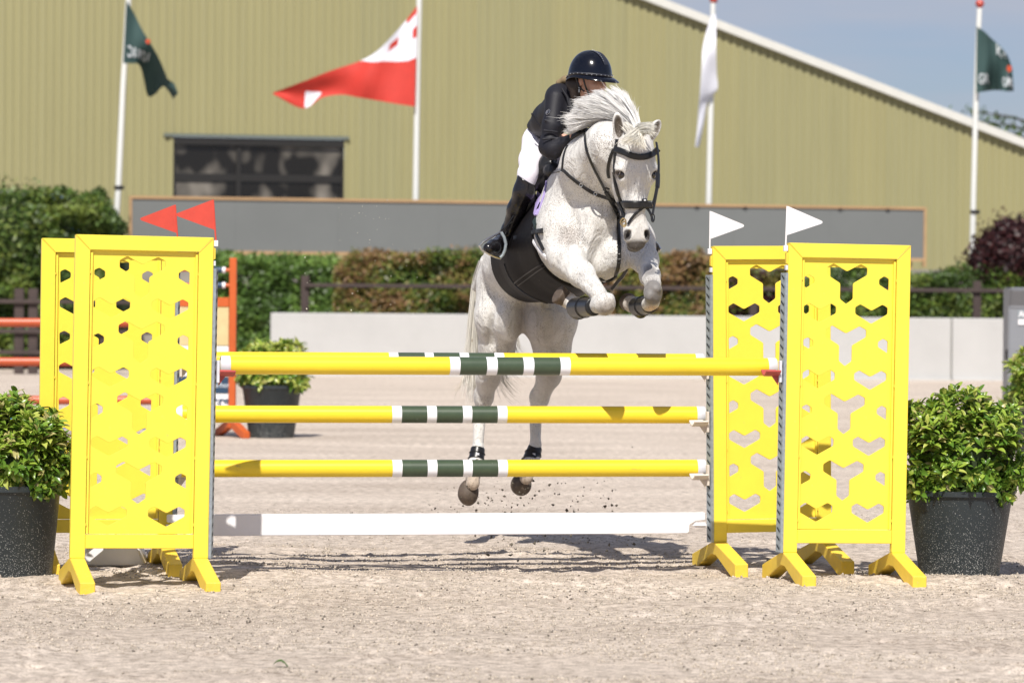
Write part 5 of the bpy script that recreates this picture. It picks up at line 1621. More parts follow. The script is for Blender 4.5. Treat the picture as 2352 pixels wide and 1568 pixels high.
# hooves
HOOF = material('sandy_hoof', (0.095, 0.070, 0.052), 0.7, var=0.35, vscale=30, dirt=(0.38, 0.30, 0.23), dirt_amt=0.22, dscale=28, bump=0.3, bscale=60)
HOOFS = material('hoof_sole', (0.10, 0.07, 0.055), 0.9, var=0.4, vscale=40)
def hoof(top, tip, r0, r1, squash=0.85):
    top = Vector(W(*top)); tip = Vector(W(*tip)); ax = (tip - top); L_ = ax.length; ax.normalize()
    q = Vector((0, 0, 1)).rotation_difference(ax); mb = MB(); n = 22
    prof = [(r0 * .9, -0.012), (r0, 0.0), (r0 * 1.02, L_ * .1), (r1 * .97, L_ * .8), (r1, L_), (r1 * .9, L_ + .004)]
    rings = []
    for r_, z_ in prof:
        rings.append([(r_ * math.cos(2 * math.pi * k / n), r_ * math.sin(2 * math.pi * k / n), z_) for k in range(n)])
    v = [top + q @ Vector(p) for rg in rings for p in rg]; f = []
    for i in range(len(prof) - 1):
        for k in range(n): f.append((i * n + k, i * n + (k + 1) % n, (i + 1) * n + (k + 1) % n, (i + 1) * n + k))
    mb.add(v, f, 0)
    base_ = (len(prof) - 1) * n
    mb.add([top + q @ Vector((r1 * .9 * math.cos(2 * math.pi * k / n), r1 * .9 * math.sin(2 * math.pi * k / n), L_ + .004)) for k in range(n)] +
           [top + q @ Vector((r1 * .55 * math.cos(2 * math.pi * k / n), r1 * .55 * math.sin(2 * math.pi * k / n), L_ - .006)) for k in range(n)],
           [(k, (k + 1) % n, n + (k + 1) % n, n + k) for k in range(n)] + [tuple(range(n, 2 * n))], 1)
    return mb.build('hoof', [HOOF, HOOFS], horse, world=True, smooth=True)
S_ = SDF(0.005)
def hoof_sdf(a, b, r0, r1, cut=True, el=None):
    s_ = SDF(0.0055)
    A = Vector(W(*a)); Bq = Vector(W(*b)); ax = (Bq - A).normalized()
    s_.cone(A, Bq, r0, r1, 0.01)
    if el: s_.ell(W(*el[:3]), el[3], None, 0.03)
    if cut: s_.half(Bq + ax * 0.004, ax, 0.012)
    me = s_.mesh('hoof', HOOF, 1); return link('hoof', me, horse, world=True)
hoof_sdf((1078, 1122, 22.80), (1074, 1134, 22.76), 0.050, 0.058, False, (1076, 1131, 22.78, (0.064, 0.06, 0.086)))
hoof_sdf((1199, 1106, 22.78), (1196, 1114, 22.74), 0.050, 0.056, False, (1197, 1113, 22.76, (0.066, 0.06, 0.070)))
hoof_sdf((1301, 688, 21.0), (1281, 675, 20.98), 0.046, 0.062)
hoof_sdf((1452, 700, 21.08), (1442, 693, 21.2), 0.044, 0.056)
# leg boots
def boot(a, b, ra, rb, strapsn=2, fl=0.0, extra=None):
    s_ = SDF(0.005); A = Vector(W(*a)); Bq = Vector(W(*b)); ax = (Bq - A).normalized()
    s_.cone(A - ax * .03, Bq + ax * .03, ra, rb, 0.01)
    if extra: s_.ell(W(*extra[:3]), extra[3], None, 0.02)
    s_.half(A, -ax, 0.008); s_.half(Bq, ax, 0.008)
    me = s_.mesh('tendon_boot', LEATHER, 1); o = link('tendon_boot', me, horse, world=True)
    for k in range(strapsn):
        t = (k + 1) / (strapsn + 1); c = A + (Bq - A) * t; r = (ra + (rb - ra) * t) + 0.004
        mb = MB(); q = Vector((0, 0, 1)).rotation_difference(ax)
        pts = [c + q @ Vector((math.cos(x_) * r, math.sin(x_) * r, 0)) for x_ in np.linspace(0, 2 * math.pi, 17)]
        mb.tube(pts, 0.0028, 6); mb.build('boot_strap', LEATHER, o, world=True, smooth=True)
        mb = MB(); mb.box(c + Vector((0.005, -r - 0.002, 0.0)), (0.018, 0.006, 0.014)); mb.build('boot_stud', STEEL if k else CAPW, o, world=True)
boot((1365, 704, 20.50), (1322, 707, 20.86), 0.055, 0.062, 1, extra=(1330, 722, 20.84, (0.045, 0.03, 0.03)))
boot((1493, 700, 20.60), (1464, 704, 20.90), 0.050, 0.060, 1, extra=(1472, 720, 20.86, (0.035, 0.03, 0.03)))
boot((1098, 1028, 22.9), (1092, 1068, 22.86), 0.045, 0.056, 2, extra=(1103, 1072, 22.95, (0.03, 0.03, 0.05)))
boot((1230, 1026, 22.83), (1219, 1058, 22.78), 0.044, 0.060, 1, extra=(1214, 1056, 22.84, (0.05, 0.03, 0.03)))

# ---- tack
bridle = horse
def hstrap(name, pts, w, **k): return strap(name, hh(*pts), w * 1.25, horse, **k)
hstrap('browband', [(212, 392), (260, 402), (330, 428), (400, 460), (480, 474), (560, 468), (630, 440), (692, 388)], 0.029, off=0.012, th=0.013)
hstrap('cheekpiece', [(246, 285), (230, 370), (222, 470), (214, 570), (218, 660), (232, 760), (264, 880), (288, 1000), (306, 1100)], 0.014, off=0.010)
hstrap('cheekpiece', [(668, 318), (680, 390), (688, 460), (693, 560), (690, 680), (680, 800), (662, 900), (642, 1010), (628, 1090)], 0.016, depth=(20.46, 20.32), nrm=(0.8, -0.55, -0.2))
hstrap('cheek_keeper', [(686, 650), (685, 700), (684, 750), (680, 800)], 0.026, depth=(20.40, 20.375), th=0.016, nrm=(0.8, -0.55, -0.2))
hstrap('cheek_keeper', [(216, 600), (215, 660), (222, 720), (234, 780)], 0.015, off=0.014, th=0.012)
hstrap('noseband_strap', [(205, 640), (222, 760), (250, 870), (290, 950), (310, 985)], 0.011, off=0.008)
hstrap('noseband_strap', [(672, 780), (658, 860), (642, 930), (622, 980)], 0.013, depth=(20.37, 20.33), nrm=(0.8, -0.55, -0.2))
hstrap('throat_lash', [(212, 388), (180, 460), (156, 550), (148, 640), (160, 702)], 0.014, off=0.012, th=0.009)
hstrap('noseband', [(292, 985), (340, 982), (420, 984), (500, 984), (580, 982), (628, 985)], 0.037, off=0.012, th=0.018)
hstrap('noseband_tab', [(540, 920), (541, 945), (542, 965)], 0.026, off=0.016, th=0.008)
hstrap('flash_strap', [(548, 1000), (500, 1035), (440, 1085), (395, 1140), (362, 1195)], 0.012, off=0.010, th=0.008)
hstrap('flash_strap', [(548, 1000), (590, 1050), (618, 1110), (630, 1165)], 0.012, off=0.010, th=0.008)
c = W(*hh((543, 938))[0], 20.2); a, b = cast(*hh((543, 938))[0])
if a is not None:
    mb = MB(); mb.lathe([(0.001, -.005), (.006, -.004), (.0075, 0), (.006, .004), (.001, .005)], a + Vector((0, -0.026, 0)), 10); mb.build('noseband_stud', CAPW, horse, world=True, smooth=True)
def ring(u, v, r, th, mat, name, squash=1.0, dy=-0.012, tilt=0.0, D=None):
    a, b = cast(u, v)
    if D is not None: a = W(u, v, D)
    if a is None: a = W(u, v, 20.3)
    pts = [a + Vector((math.cos(t) * r * squash, dy + math.sin(t) * r * tilt, math.sin(t) * r)) for t in np.linspace(0, 2 * math.pi, 21)]
    mb = MB(); mb.tube(pts, th, 7); return mb.build(name, mat, horse, world=True, smooth=True)
ring(*hh((312, 1168))[0], 0.020, 0.0042, BRASS, 'bit_ring', 0.8, D=20.30)
ring(*hh((320, 1190))[0], 0.015, 0.0045, BRASS, 'bit_hook', 0.9, D=20.29)
ring(*hh((628, 1125))[0], 0.024, 0.0035, LEATHER, 'bit_ring', 0.4, D=20.36)
# reins: from the bit back to the hands
strap('rein', z1((1372, 1425), (1318, 1330), (1262, 1245), (1200, 1130), (1140, 1010), (1100, 910), (1082, 820), (1080, 745)), 0.016, horse, off=0.03, th=0.006)
strap('running_rein', hh((300, 1150), (255, 1075), (205, 985), (160, 905), (130, 850)), 0.026, horse, off=0.035, th=0.012)
strap('rein_stop', hh((100, 830), (125, 808), (168, 820)), 0.008, horse, off=0.04, th=0.008)
# breastplate
strap('breastplate', z1((760, 1075), (830, 1062), (905, 1042), (965, 1092), (1060, 1166), (1150, 1222), (1250, 1258)), 0.019, horse, off=0.012, th=0.010)
strap('breastplate_neck_strap', z1((905, 1040), (914, 950), (930, 890), (950, 850)), 0.014, horse, off=0.012)
strap('breastplate', z1((1250, 1258), (1300, 1275), (1345, 1320), (1385, 1400)), 0.020, horse, off=0.04, th=0.010)
for p in z1((900, 1045), (1050, 1158), (1160, 1225)): ring(p[0], p[1], 0.009, 0.0028, STEEL, 'buckle', dy=-0.022)
strap('chest_strap', [(1421, 470), (1420.5, 500), (1421.5, 540), (1422.5, 575), (1420, 612), (1414, 634)], 0.021, horse, off=0.016, th=0.012)
for vv in (548, 566, 584, 596, 604): strap('chest_strap_keeper', [(1417.5, vv), (1421, vv + .5), (1426, vv)], 0.010, horse, off=0.026, th=0.006, n=5)
strap('belly_girth', [(1376, 640), (1388, 645), (1402, 644), (1416, 634)], 0.022, horse, off=0.010, th=0.012)
strap('belly_strap', [(1439, 619), (1430, 634), (1418, 648), (1405, 664)], 0.020, horse, depth=(21.05, 21.25), th=0.01)
# stud guard under the belly: sleeve round the barrel
G_ = SDF(0.008)
t0, t1 = Vector(W(1192, 606, 22.35)), Vector(W(1272, 578, 21.8)); t2 = Vector(W(1350, 532, 21.25))
G_.cone(t0, t1, 0.254, 0.311, 0.06); G_.cone(t1, t2, 0.311, 0.332, 0.06)
G_.ell(W(1172, 725, 22.35), (0.05, 0.05, 0.05), None, 0.01)
ax_ = (t2 - t0).normalized()
gdir = Vector(( -0.42, 0.90, -0.10)).normalized()
G_.half(Vector(W(1196, 668, 22.15)), gdir, 0.02)
G_.half(Vector(W(1262, 600, 21.25)), Vector((0.30, -0.95, 0.10)).normalized(), 0.02)
G_.half(Vector(W(1300, 455, 21.7)), Vector((0.25, 0.1, 1)).normalized(), 0.03)
gm = G_.mesh('belly_guard', BLACKCL, 1); link('belly_guard', gm, horse, world=True)
GB = BVHTree.FromPolygons([tuple(v) for v in G_.V], [tuple(q) for q in G_.F])
def onguard(name, pts, r, mat):
    P = []
    for u, v in smoothpath(pts, 16):
        h = GB.ray_cast(CAMP, (W(u, v, 20) - CAMP).normalized())
        if h[0] is not None: P.append(h[0] + h[1] * 0.002)
    if len(P) > 2:
        mb = MB(); mb.tube(P, r, 6); mb.build(name, mat, horse, world=True, smooth=True)
onguard('guard_seam', [(1182, 650), (1205, 632), (1235, 612), (1262, 600)], .005, LEATHER)
onguard('guard_seam', [(1190, 656), (1214, 638), (1242, 618), (1266, 606)], .004, LEATHER)
onguard('guard_binding', [(1158, 606), (1168, 632), (1186, 657), (1214, 678), (1246, 692), (1280, 702)], .006, LEATHER)
# saddle cloth, saddle
LILAC = material('lilac_cloth', (0.36, 0.29, 0.55), 0.8, var=0.08, vscale=40, bump=0.5, bscale=70)
_pp = smoothpath(z1((770, 1086), (752, 1150), (738, 1210), (724, 1280), (712, 1350), (706, 1390)), 30)
_pw = list(np.interp(np.linspace(0, 1, 30), [0, .1, .5, .85, 1], [.028, .052, .062, .050, .016]))
pad = strap('saddle_cloth', [tuple(p) for p in _pp], _pw, horse, mat=LILAC, off=0.030, th=0.020, n=30)
strap('saddle_cloth_binding', z1((790, 1088), (784, 1140), (768, 1222), (744, 1300), (716, 1384)), 0.012, pad, mat=LILAC, off=0.030, th=0.010)
for p in z1((768, 1120), (757, 1155), (746, 1190), (737, 1225), (729, 1262), (722, 1300), (716, 1338), (740, 1130), (731, 1165), (722, 1200), (714, 1240)):
    a, b = cast(*p)
    if a is None: continue
    pts = [a + Vector((math.cos(t) * .0085, -.030, math.sin(t) * .0105)) for t in np.linspace(0, 2 * math.pi, 7)]
    mb = MB(); mb.tube(pts, 0.0022, 5); mb.build('quilting', LILAC, pad, world=True, smooth=True)
sd = SDF(0.007)
sd.cone(W(1266, 420, 21.6), W(1250, 400, 21.95), 0.10, 0.10, 0.05)
sd.ell(W(1250, 385, 22.0), (0.10, 0.09, 0.06), None, 0.05)
sd.ell(W(1272, 395, 21.45), (0.07, 0.06, 0.06), None, 0.04)
sd.chain([(W(1262, 364, 21.52), .050), (W(1230, 404, 21.54), .036), (W(1212, 450, 21.58), .030), (W(1200, 498, 21.60), .030)], 0.03)
sd.cone(W(1222, 470, 21.6), W(1215, 530, 21.66), 0.05, 0.04, 0.05)
sd.cone(W(1330, 430, 21.75), W(1372, 500, 21.85), 0.055, 0.05, 0.06)
link('saddle', sd.mesh('saddle', LEATHER, 1), horse, world=True)
DG = material('green_black_girth', (0.02, 0.035, 0.032), 0.5, var=0.1)
strap('girth_strap', [(1214, 532), (1222, 548), (1236, 572), (1254, 592)], 0.024, horse, mat=WHITE, off=0.020, th=0.012)
strap('girth_strap', [(1224, 480), (1226, 500), (1230, 520)], 0.034, horse, mat=DG, off=0.034, th=0.012)
strap('girth_strap', [(1226, 520), (1233, 542), (1241, 560), (1248, 574)], 0.022, horse, off=0.016, th=0.010)
strap('girth_strap', [(1180, 547), (1205, 540), (1225, 533), (1246, 530)], 0.030, horse, off=0.034, th=0.010)

# ---- mane, forelock and tail
def hair(name, guides, n, w, parent, jitter=5.0, dj=0.05, seg=14, tone=(0.93, 0.92, 0.90), droop=0.0, seed=1, tipj=3.0, lockn=9, lockamp=2.2):
    """strands interpolated between guide curves of (u, v, D)"""
    r_ = np.random.default_rng(seed)
    Gs = [smoothpath(g, seg) for g in guides]
    V_ = []; F_ = []; C_ = []; k = 0
    for i in range(n):
        g = r_.uniform(0, len(Gs) - 1); a = int(g); t = g - a
        c = Gs[a] * (1 - t) + Gs[min(a + 1, len(Gs) - 1)] * t
        li = int(g * lockn); lr = np.random.default_rng(li * 7 + seed * 1000); lock = lr.normal(size=2) * lockamp; lock[1] = abs(lock[1]); lw = -abs(lr.normal()) * lockamp * 1.1; lcut = lr.uniform(0.82, 1.0); ld = lr.normal() * 0.03
        g = (li + 0.5 + (g * lockn - li - 0.5) * 0.8) / lockn; g = min(g, len(Gs) - 1); a = int(g); t = g - a
        c = Gs[a] * (1 - t) + Gs[min(a + 1, len(Gs) - 1)] * t
        off = r_.normal(scale=(jitter * 0.35, jitter * 0.35, dj)); tip = r_.normal(scale=(jitter * tipj * .4, jitter * tipj * .4, dj * 0.8))
        ph = r_.uniform(0, 6.28); am = r_.uniform(0, 1.6)
        cut = r_.uniform(0.70, 1.0) * lcut
        P = []
        for j in range(seg):
            s = j / (seg - 1) * cut; jj = s * (seg - 1); q = int(jj); qt = jj - q
            b = c[q] * (1 - qt) + c[min(q + 1, seg - 1)] * qt
            u = b[0] + off[0] + tip[0] * s * s + math.sin(s * 7 + ph) * am * s + lock[0] * s * s * 2.0 + lw * math.sin(math.pi * s) * 0.6; v = b[1] + off[1] + tip[1] * s * s + math.cos(s * 6 + ph) * am * s + lock[1] * s * s * 2.0 - lw * math.sin(math.pi * s) + droop * s * s
            P.append(W(u, v, b[2] + off[2] * (0.3 + 0.7 * s) + tip[2] * s + ld * s))
        side = Vector(r_.normal(size=3)); side.y *= 0.3; side *= 0.5
        for j in range(seg):
            t_ = (P[min(j + 1, seg - 1)] - P[max(j - 1, 0)]).normalized()
            s_ = t_.cross(Vector((0, -1, 0)) + side * 0.4).normalized() * (w * 0.5 * (1 - 0.8 * (j / (seg - 1)) ** 2))
            V_ += [P[j] - s_, P[j] + s_]
        F_ += [(k + 2 * j, k + 2 * j + 1, k + 2 * j + 3, k + 2 * j + 2) for j in range(seg - 1)]
        k += 2 * seg
        C_ += [np.array(tone) * r_.uniform(0.60, 1.08)] * (seg - 1)
    me = mesh_data(name, V_, F_, HAIRW); set_face_col(me, np.array(C_)); me.polygons.foreach_set('use_smooth', np.ones(len(me.polygons), dtype=bool))
    return link(name, me, parent, world=True)
def zg(D0, D1, *p):
    q = z1(*p); n = len(q); return [(q[i][0], q[i][1], D0 + (D1 - D0) * i / (n - 1)) for i in range(n)]
hair('mane', [
    zg(20.52, 20.72, (1500, 730), (1488, 650), (1462, 570), (1420, 490), (1380, 430), (1350, 400)),
    zg(20.54, 20.74, (1480, 725), (1445, 630), (1390, 550), (1330, 475), (1275, 425), (1232, 410)),
    zg(20.56, 20.78, (1450, 705), (1400, 615), (1320, 545), (1235, 495), (1155, 460), (1100, 470)),
    zg(20.60, 20.80, (1400, 680), (1340, 605), (1250, 550), (1150, 515), (1075, 500), (1012, 512)),
    zg(20.66, 20.84, (1340, 660), (1260, 620), (1175, 590), (1095, 560), (1035, 530), (990, 520)),
    zg(20.72, 20.86, (1270, 650), (1190, 625), (1120, 615), (1055, 600), (1005, 590), (968, 600)),
    zg(20.78, 20.88, (1210, 655), (1135, 645), (1075, 655), (1020, 675), (972, 690), (932, 688)),
    zg(20.84, 20.90, (1170, 680), (1115, 690), (1070, 695), (1025, 705), (985, 716), (952, 722)),
], 6500, 0.0045, horse, 4.5, 0.03, seed=3, lockn=7, lockamp=4.0, tipj=2.6)
hair('mane', [
    zg(20.50, 20.66, (1500, 730), (1496, 660), (1490, 600), (1500, 560), (1520, 550)),
    zg(20.52, 20.68, (1480, 715), (1480, 640), (1450, 560), (1400, 480), (1370, 400)),
    zg(20.56, 20.70, (1440, 690), (1380, 600), (1290, 520), (1190, 460), (1110, 440)),
    zg(20.62, 20.74, (1360, 660), (1270, 600), (1170, 560), (1060, 530), (970, 530)),
    zg(20.74, 20.80, (1250, 650), (1150, 640), (1050, 640), (960, 670), (915, 690)),
], 260, 0.0028, horse, 7, 0.05, seed=21, lockn=14, lockamp=4, tipj=4.5)
hair('forelock', [
    zg(20.36, 20.22, (1490, 735), (1440, 745), (1400, 770), (1370, 810), (1350, 850)),
    zg(20.34, 20.19, (1492, 745), (1460, 770), (1430, 790), (1400, 800), (1365, 832)),
    zg(20.34, 20.18, (1495, 750), (1490, 775), (1480, 790), (1450, 800), (1410, 812)),
    zg(20.34, 20.18, (1500, 750), (1515, 790), (1530, 830), (1550, 870), (1580, 905)),
], 420, 0.0038, horse, 9, 0.012, seg=10, tone=(0.93, 0.90, 0.82), seed=5, lockn=5, lockamp=2.5, tipj=1.2)
hair('forelock', [
    zg(20.40, 20.26, (1480, 745), (1500, 700), (1540, 680), (1590, 675), (1640, 690)),
    zg(20.38, 20.24, (1490, 760), (1520, 720), (1560, 705), (1600, 705), (1640, 715)),
    zg(20.36, 20.22, (1495, 775), (1530, 745), (1560, 735), (1590, 745), (1600, 770)),
], 420, 0.004, horse, 9, 0.015, seg=10, tone=(0.93, 0.91, 0.84), seed=6, lockn=5, lockamp=2.5, tipj=1.2)
hair('forelock', [
    zg(20.50, 20.40, (1385, 690), (1410, 700), (1440, 720), (1470, 745), (1490, 780)),
    zg(20.48, 20.36, (1400, 730), (1420, 745), (1440, 760), (1460, 780), (1475, 800)),
], 500, 0.004, horse, 11, 0.02, seg=8, tone=(0.93, 0.90, 0.83), seed=8, lockamp=2, tipj=1.2)
hair('tail', [
    [(1108, 600, 22.95), (1092, 650, 23.1), (1084, 720, 23.15), (1078, 800, 23.2), (1072, 870, 23.2), (1062, 925, 23.2)],
    [(1108, 600, 22.95), (1094, 650, 23.1), (1088, 720, 23.15), (1086, 800, 23.2), (1082, 870, 23.2), (1078, 935, 23.2)],
    [(1112, 610, 22.95), (1098, 660, 23.1), (1094, 740, 23.15), (1096, 820, 23.2), (1094, 880, 23.2), (1090, 930, 23.2)],
    [(1115, 620, 22.95), (1108, 680, 23.1), (1120, 760, 23.15), (1130, 830, 23.15), (1128, 880, 23.15), (1140, 930, 23.1)],
], 1300, 0.0042, horse, 7, 0.05, seg=18, tone=(0.95, 0.92, 0.84), seed=9, lockamp=2.5, lockn=6)
hair('tail', [
    [(1115, 620, 22.95), (1125, 720, 23.1), (1138, 800, 23.2), (1140, 860, 23.2), (1150, 900, 23.2), (1180, 930, 23.2)],
    [(1115, 620, 22.95), (1130, 720, 23.1), (1148, 800, 23.2), (1160, 860, 23.2), (1185, 890, 23.2), (1212, 912, 23.2)],
    [(1115, 620, 22.95), (1150, 700, 23.1), (1190, 770, 23.2), (1198, 790, 23.2), (1215, 802, 23.2), (1236, 806, 23.2)],
], 150, 0.0028, horse, 6, 0.05, seg=18, tone=(0.70, 0.65, 0.55), seed=10)
hair('tail', [
    [(1085, 780, 23.1), (1072, 830, 23.2), (1066, 870, 23.2), (1040, 890, 23.2), (1029, 922, 23.2)],
    [(1085, 780, 23.1), (1070, 830, 23.2), (1058, 880, 23.2), (1045, 900, 23.2), (1038, 910, 23.2)],
], 14, 0.0025, horse, 3, 0.02, seg=14, tone=(0.70, 0.62, 0.5), seed=12)

# ---- the rider
rp = W(1270, 400, 21.5)
rider = thing('person', 'rider in navy helmet, black jacket and white breeches crouching on the jumping white horse', 'person', (rp.x, rp.y, 0))
SKIN = material('skin', (0.62, 0.35, 0.25), 0.5, var=0.05, sss=0.1)
JACK = material('black_show_jacket', (0.010, 0.010, 0.015), 0.6, var=0.12, vscale=20, bump=0.12, bscale=160, spec=0.35)
BREE = material('white_breeches', (0.80, 0.77, 0.84), 0.7, var=0.02, vscale=20, bump=0.06, bscale=90)
BOOT = material('polished_riding_boot', (0.010, 0.009, 0.011), 0.22, var=0.2, vscale=10)
NAVYH = material('glossy_navy_helmet', (0.002, 0.0028, 0.007), 0.16, var=0.15, vscale=40, coat=0.35, spec=0.35)
HAIRB = material('blonde_hair', (0.22, 0.16, 0.085), 0.5, var=0.3, vscale=60, stretch=(1, 1, 0.2))
HAIRD = material('dark_hair_net', (0.025, 0.016, 0.012), 0.6, var=0.3, vscale=60)
fy = math.radians(48)
rY = Vector((math.sin(fy), -math.cos(fy), -0.10)).normalized(); rX = Vector((math.cos(fy), math.sin(fy), 0)).normalized(); rZ = rY.cross(rX).normalized()
RR = Matrix((rX, rY, rZ)).transposed()
RC = W(1356, 183, 21.08)
def Rp_(x, y, z): return RC + RR @ Vector((x, y, z))
RRn = np.array(RR)
bd_ = SDF(0.006)
bd_.ell(Rp_(0, -.01, .02), (.075, .095, .095), RRn, .02)
bd_.ell(Rp_(0, .035, -.04), (.058, .060, .072), RRn, .03)
bd_.ell(Rp_(0, .062, -.098), (.026, .026, .020), RRn, .02)      # chin
bd_.ell(Rp_(0, .096, -.022), (.011, .018, .022), RRn, .012)     # nose
bd_.ell(Rp_(0, .103, -.034), (.014, .012, .010), RRn, .008)
for s in (-1, 1):
    bd_.ell(Rp_(s * .034, .075, -.035), (.022, .02, .022), RRn, .02)
    bd_.ell(Rp_(s * .030, .092, .008), (.014, .012, .009), RRn, .008, 'sub')
    bd_.ell(Rp_(s * .076, -.012, -.018), (.008, .018, .028), RRn, .006)
bd_.ell(Rp_(0, .090, -.062), (.020, .008, .005), RRn, .006)
bd_.ell(Rp_(0, .087, -.073), (.018, .009, .006), RRn, .006)
bd_.cone(Rp_(0, -.02, -.06), W(1322, 228, 21.22), .052, .058, .03)
bd_.chain([(W(1310, 245, 21.30), .09), (W(1262, 278, 21.62), .08), (W(1242, 308, 21.80), .075)], .04)
bd_.chain([(W(1283, 230, 21.18), .05), (W(1261, 342, 21.13), .036), (W(1316, 320, 20.98), .028), (W(1330, 311, 20.95), .030)], .03)
bd_.chain([(W(1362, 240, 21.35), .05), (W(1385, 330, 21.3), .036), (W(1365, 322, 21.0), .028), (W(1352, 312, 20.97), .030)], .03)
bd_.chain([(W(1238, 322, 21.84), .060), (W(1209, 410, 21.49), .030), (W(1203, 445, 21.48), .028), (W(1168, 530, 21.68), .022), (W(1160, 548, 21.70), .022), (W(1130, 565, 21.47), .016)], .01)
bd_.chain([(W(1290, 328, 21.85), .060), (W(1350, 430, 21.72), .036), (W(1442, 540, 21.97), .022), (W(1496, 566, 21.88), .016)], .01)
link('body', bd_.mesh('body', SKIN, 1), rider, world=True)
EYEW = material('eye_white', (0.6, 0.58, 0.55), 0.2); 
for s in (-1, 1):
    c = Rp_(s * .030, .080, .008); mb = MB(); mb.lathe([(max(.0003, .0115 * math.sin(math.pi * i / 8)), -.0115 * math.cos(math.pi * i / 8)) for i in range(9)], c, 12); e_ = mb.build('eye', EYEW, rider, world=True, smooth=True)
    c = Rp_(s * .030, .0885, .008); mb = MB(); mb.lathe([(max(.0003, .0055 * math.sin(math.pi * i / 6)), -.0055 * math.cos(math.pi * i / 6)) for i in range(7)], c, 10); mb.build('iris', EYE, e_, world=True, smooth=True)
# jacket
jk = SDF(0.0055)
jk.chain([(W(1245, 299, 21.78), .100), (W(1263, 276, 21.60), .104), (W(1302, 246, 21.32), .142)], .05)
jk.ball(W(1282, 222, 21.22), .078, .06); jk.ball(W(1358, 238, 21.36), .075, .06)
jk.ell(W(1318, 262, 21.2), (.10, .09, .12), None, .06)
jk.cone(W(1322, 222, 21.22), W(1330, 204, 21.16), .068, .056, .02)
jk.chain([(W(1277, 228, 21.16), .064), (W(1268, 290, 21.10), .056), (W(1259, 338, 21.08), .052), (W(1270, 344, 21.04), .052), (W(1312, 322, 20.97), .038)], .035)
jk.chain([(W(1362, 242, 21.36), .064), (W(1385, 330, 21.3), .052), (W(1362, 322, 21.02), .038)], .035)
# sleeve and waist folds
for (u0, v0, u1, v1, D, r) in ((1250, 300, 1282, 303, 21.02, .008), (1247, 320, 1286, 316, 21.0, .008), (1252, 276, 1284, 290, 21.05, .007), (1262, 262, 1292, 282, 21.08, .007), (1222, 262, 1240, 290, 21.45, .008), (1275, 356, 1290, 340, 20.99, .007), (1272, 214, 1300, 262, 21.12, .007)):
    a_ = W(u0, v0, D); b2_ = W(u1, v1, D); jk.cone(a_, b2_, r, r * .6, .012, 'add')
for (u0, v0, u1, v1, D) in ((1248, 309, 1280, 308, 20.99), (1252, 286, 1284, 297, 20.99), (1262, 330, 1286, 322, 20.97), (1282, 350, 1298, 334, 20.94)):
    jk.cone(W(u0, v0, D), W(u1, v1, D), .009, .006, .012, 'sub')
jk.half(W(1224, 306, 21.7), Vector((-0.42, 0.25, -0.86)).normalized(), 0.012)
link('jacket', jk.mesh('jacket', JACK, 1), rider, world=True)
JB = MB(); pts = [W(u, v, D) for u, v, D in ((1290, 203, 21.10), (1302, 222, 21.09), (1308, 250, 21.08), (1312, 280, 21.06), (1313, 305, 21.05))]
JB.tube(pts, .006, 6); JB.build('jacket_seam', JACK, rider, world=True, smooth=True)
# sleeve badge: hexagon ring with an S
bc = W(1259, 258, 20.99)
bq = BVHTree.FromPolygons([tuple(v) for v in jk.V], [tuple(q) for q in jk.F])
hq = bq.ray_cast(CAMP, (W(1259, 258, 20) - CAMP).normalized())
if hq[0] is not None: bc = hq[0] + hq[1] * 0.002; bnn = hq[1]
else: bnn = Vector((0, -1, 0))
q_ = Vector((0, 0, 1)).rotation_difference(bnn); upv = (Vector((0, 0, 1)) - bnn * bnn.z).normalized(); rtv = upv.cross(bnn).normalized()
BADGE = material('silver_badge', (0.42, 0.42, 0.45), 0.3, metal=0.8)
mb = MB(); mb.tube([bc + rtv * .0150 * math.sin(math.pi / 3 * k) + upv * .019 * math.cos(math.pi / 3 * k) for k in range(7)], .0017, 5)
V_, F_ = text_mesh('S', 0.026, 0.0006); mb.add([bc + rtv * p[0] + upv * p[1] + bnn * .003 for p in V_], F_); mb.build('sleeve_badge', BADGE, rider, world=True, normals=False)
# breeches
br = SDF(0.0055)
br.ell(W(1238, 318, 21.85), (.100, .11, .09), None, .05)
br.chain([(W(1228, 326, 21.76), .080), (W(1220, 368, 21.58), .068), (W(1212, 400, 21.48), .054), (W(1205, 445, 21.47), .044)], .05)
br.chain([(W(1266, 342, 21.92), .075), (W(1325, 392, 21.80), .060), (W(1350, 430, 21.7), .052)], .05)
link('breeches', br.mesh('breeches', BREE, 1), rider, world=True)
# boots
def rboot(chain_, foot, top, topn):
    s_ = SDF(0.005); s_.chain(chain_, .03)
    s_.chain(foot, .025)
    s_.half(top, topn, .004)
    return link('riding_boot', s_.mesh('riding_boot', BOOT, 1), rider, world=True)
rboot([(W(1212, 400, 21.45), .060), (W(1203, 440, 21.47), .062), (W(1186, 480, 21.54), .054), (W(1168, 528, 21.64), .041), (W(1160, 545, 21.68), .043)],
      [(W(1158, 552, 21.70), .046), (W(1146, 562, 21.58), .048), (W(1134, 568, 21.46), .046), (W(1122, 570, 21.38), .034)], W(1205, 413, 21.40), Vector((0.52, -0.1, 0.85)).normalized())
rboot([(W(1355, 430, 21.7), .056), (W(1378, 470, 21.75), .058), (W(1440, 535, 21.95), .041)],
      [(W(1445, 545, 21.98), .040), (W(1480, 560, 21.92), .036), (W(1500, 567, 21.86), .032), (W(1507, 568, 21.84), .024)], W(1352, 420, 21.7), Vector((-0.2, 0, 0.97)).normalized())
strapm = MB(); 
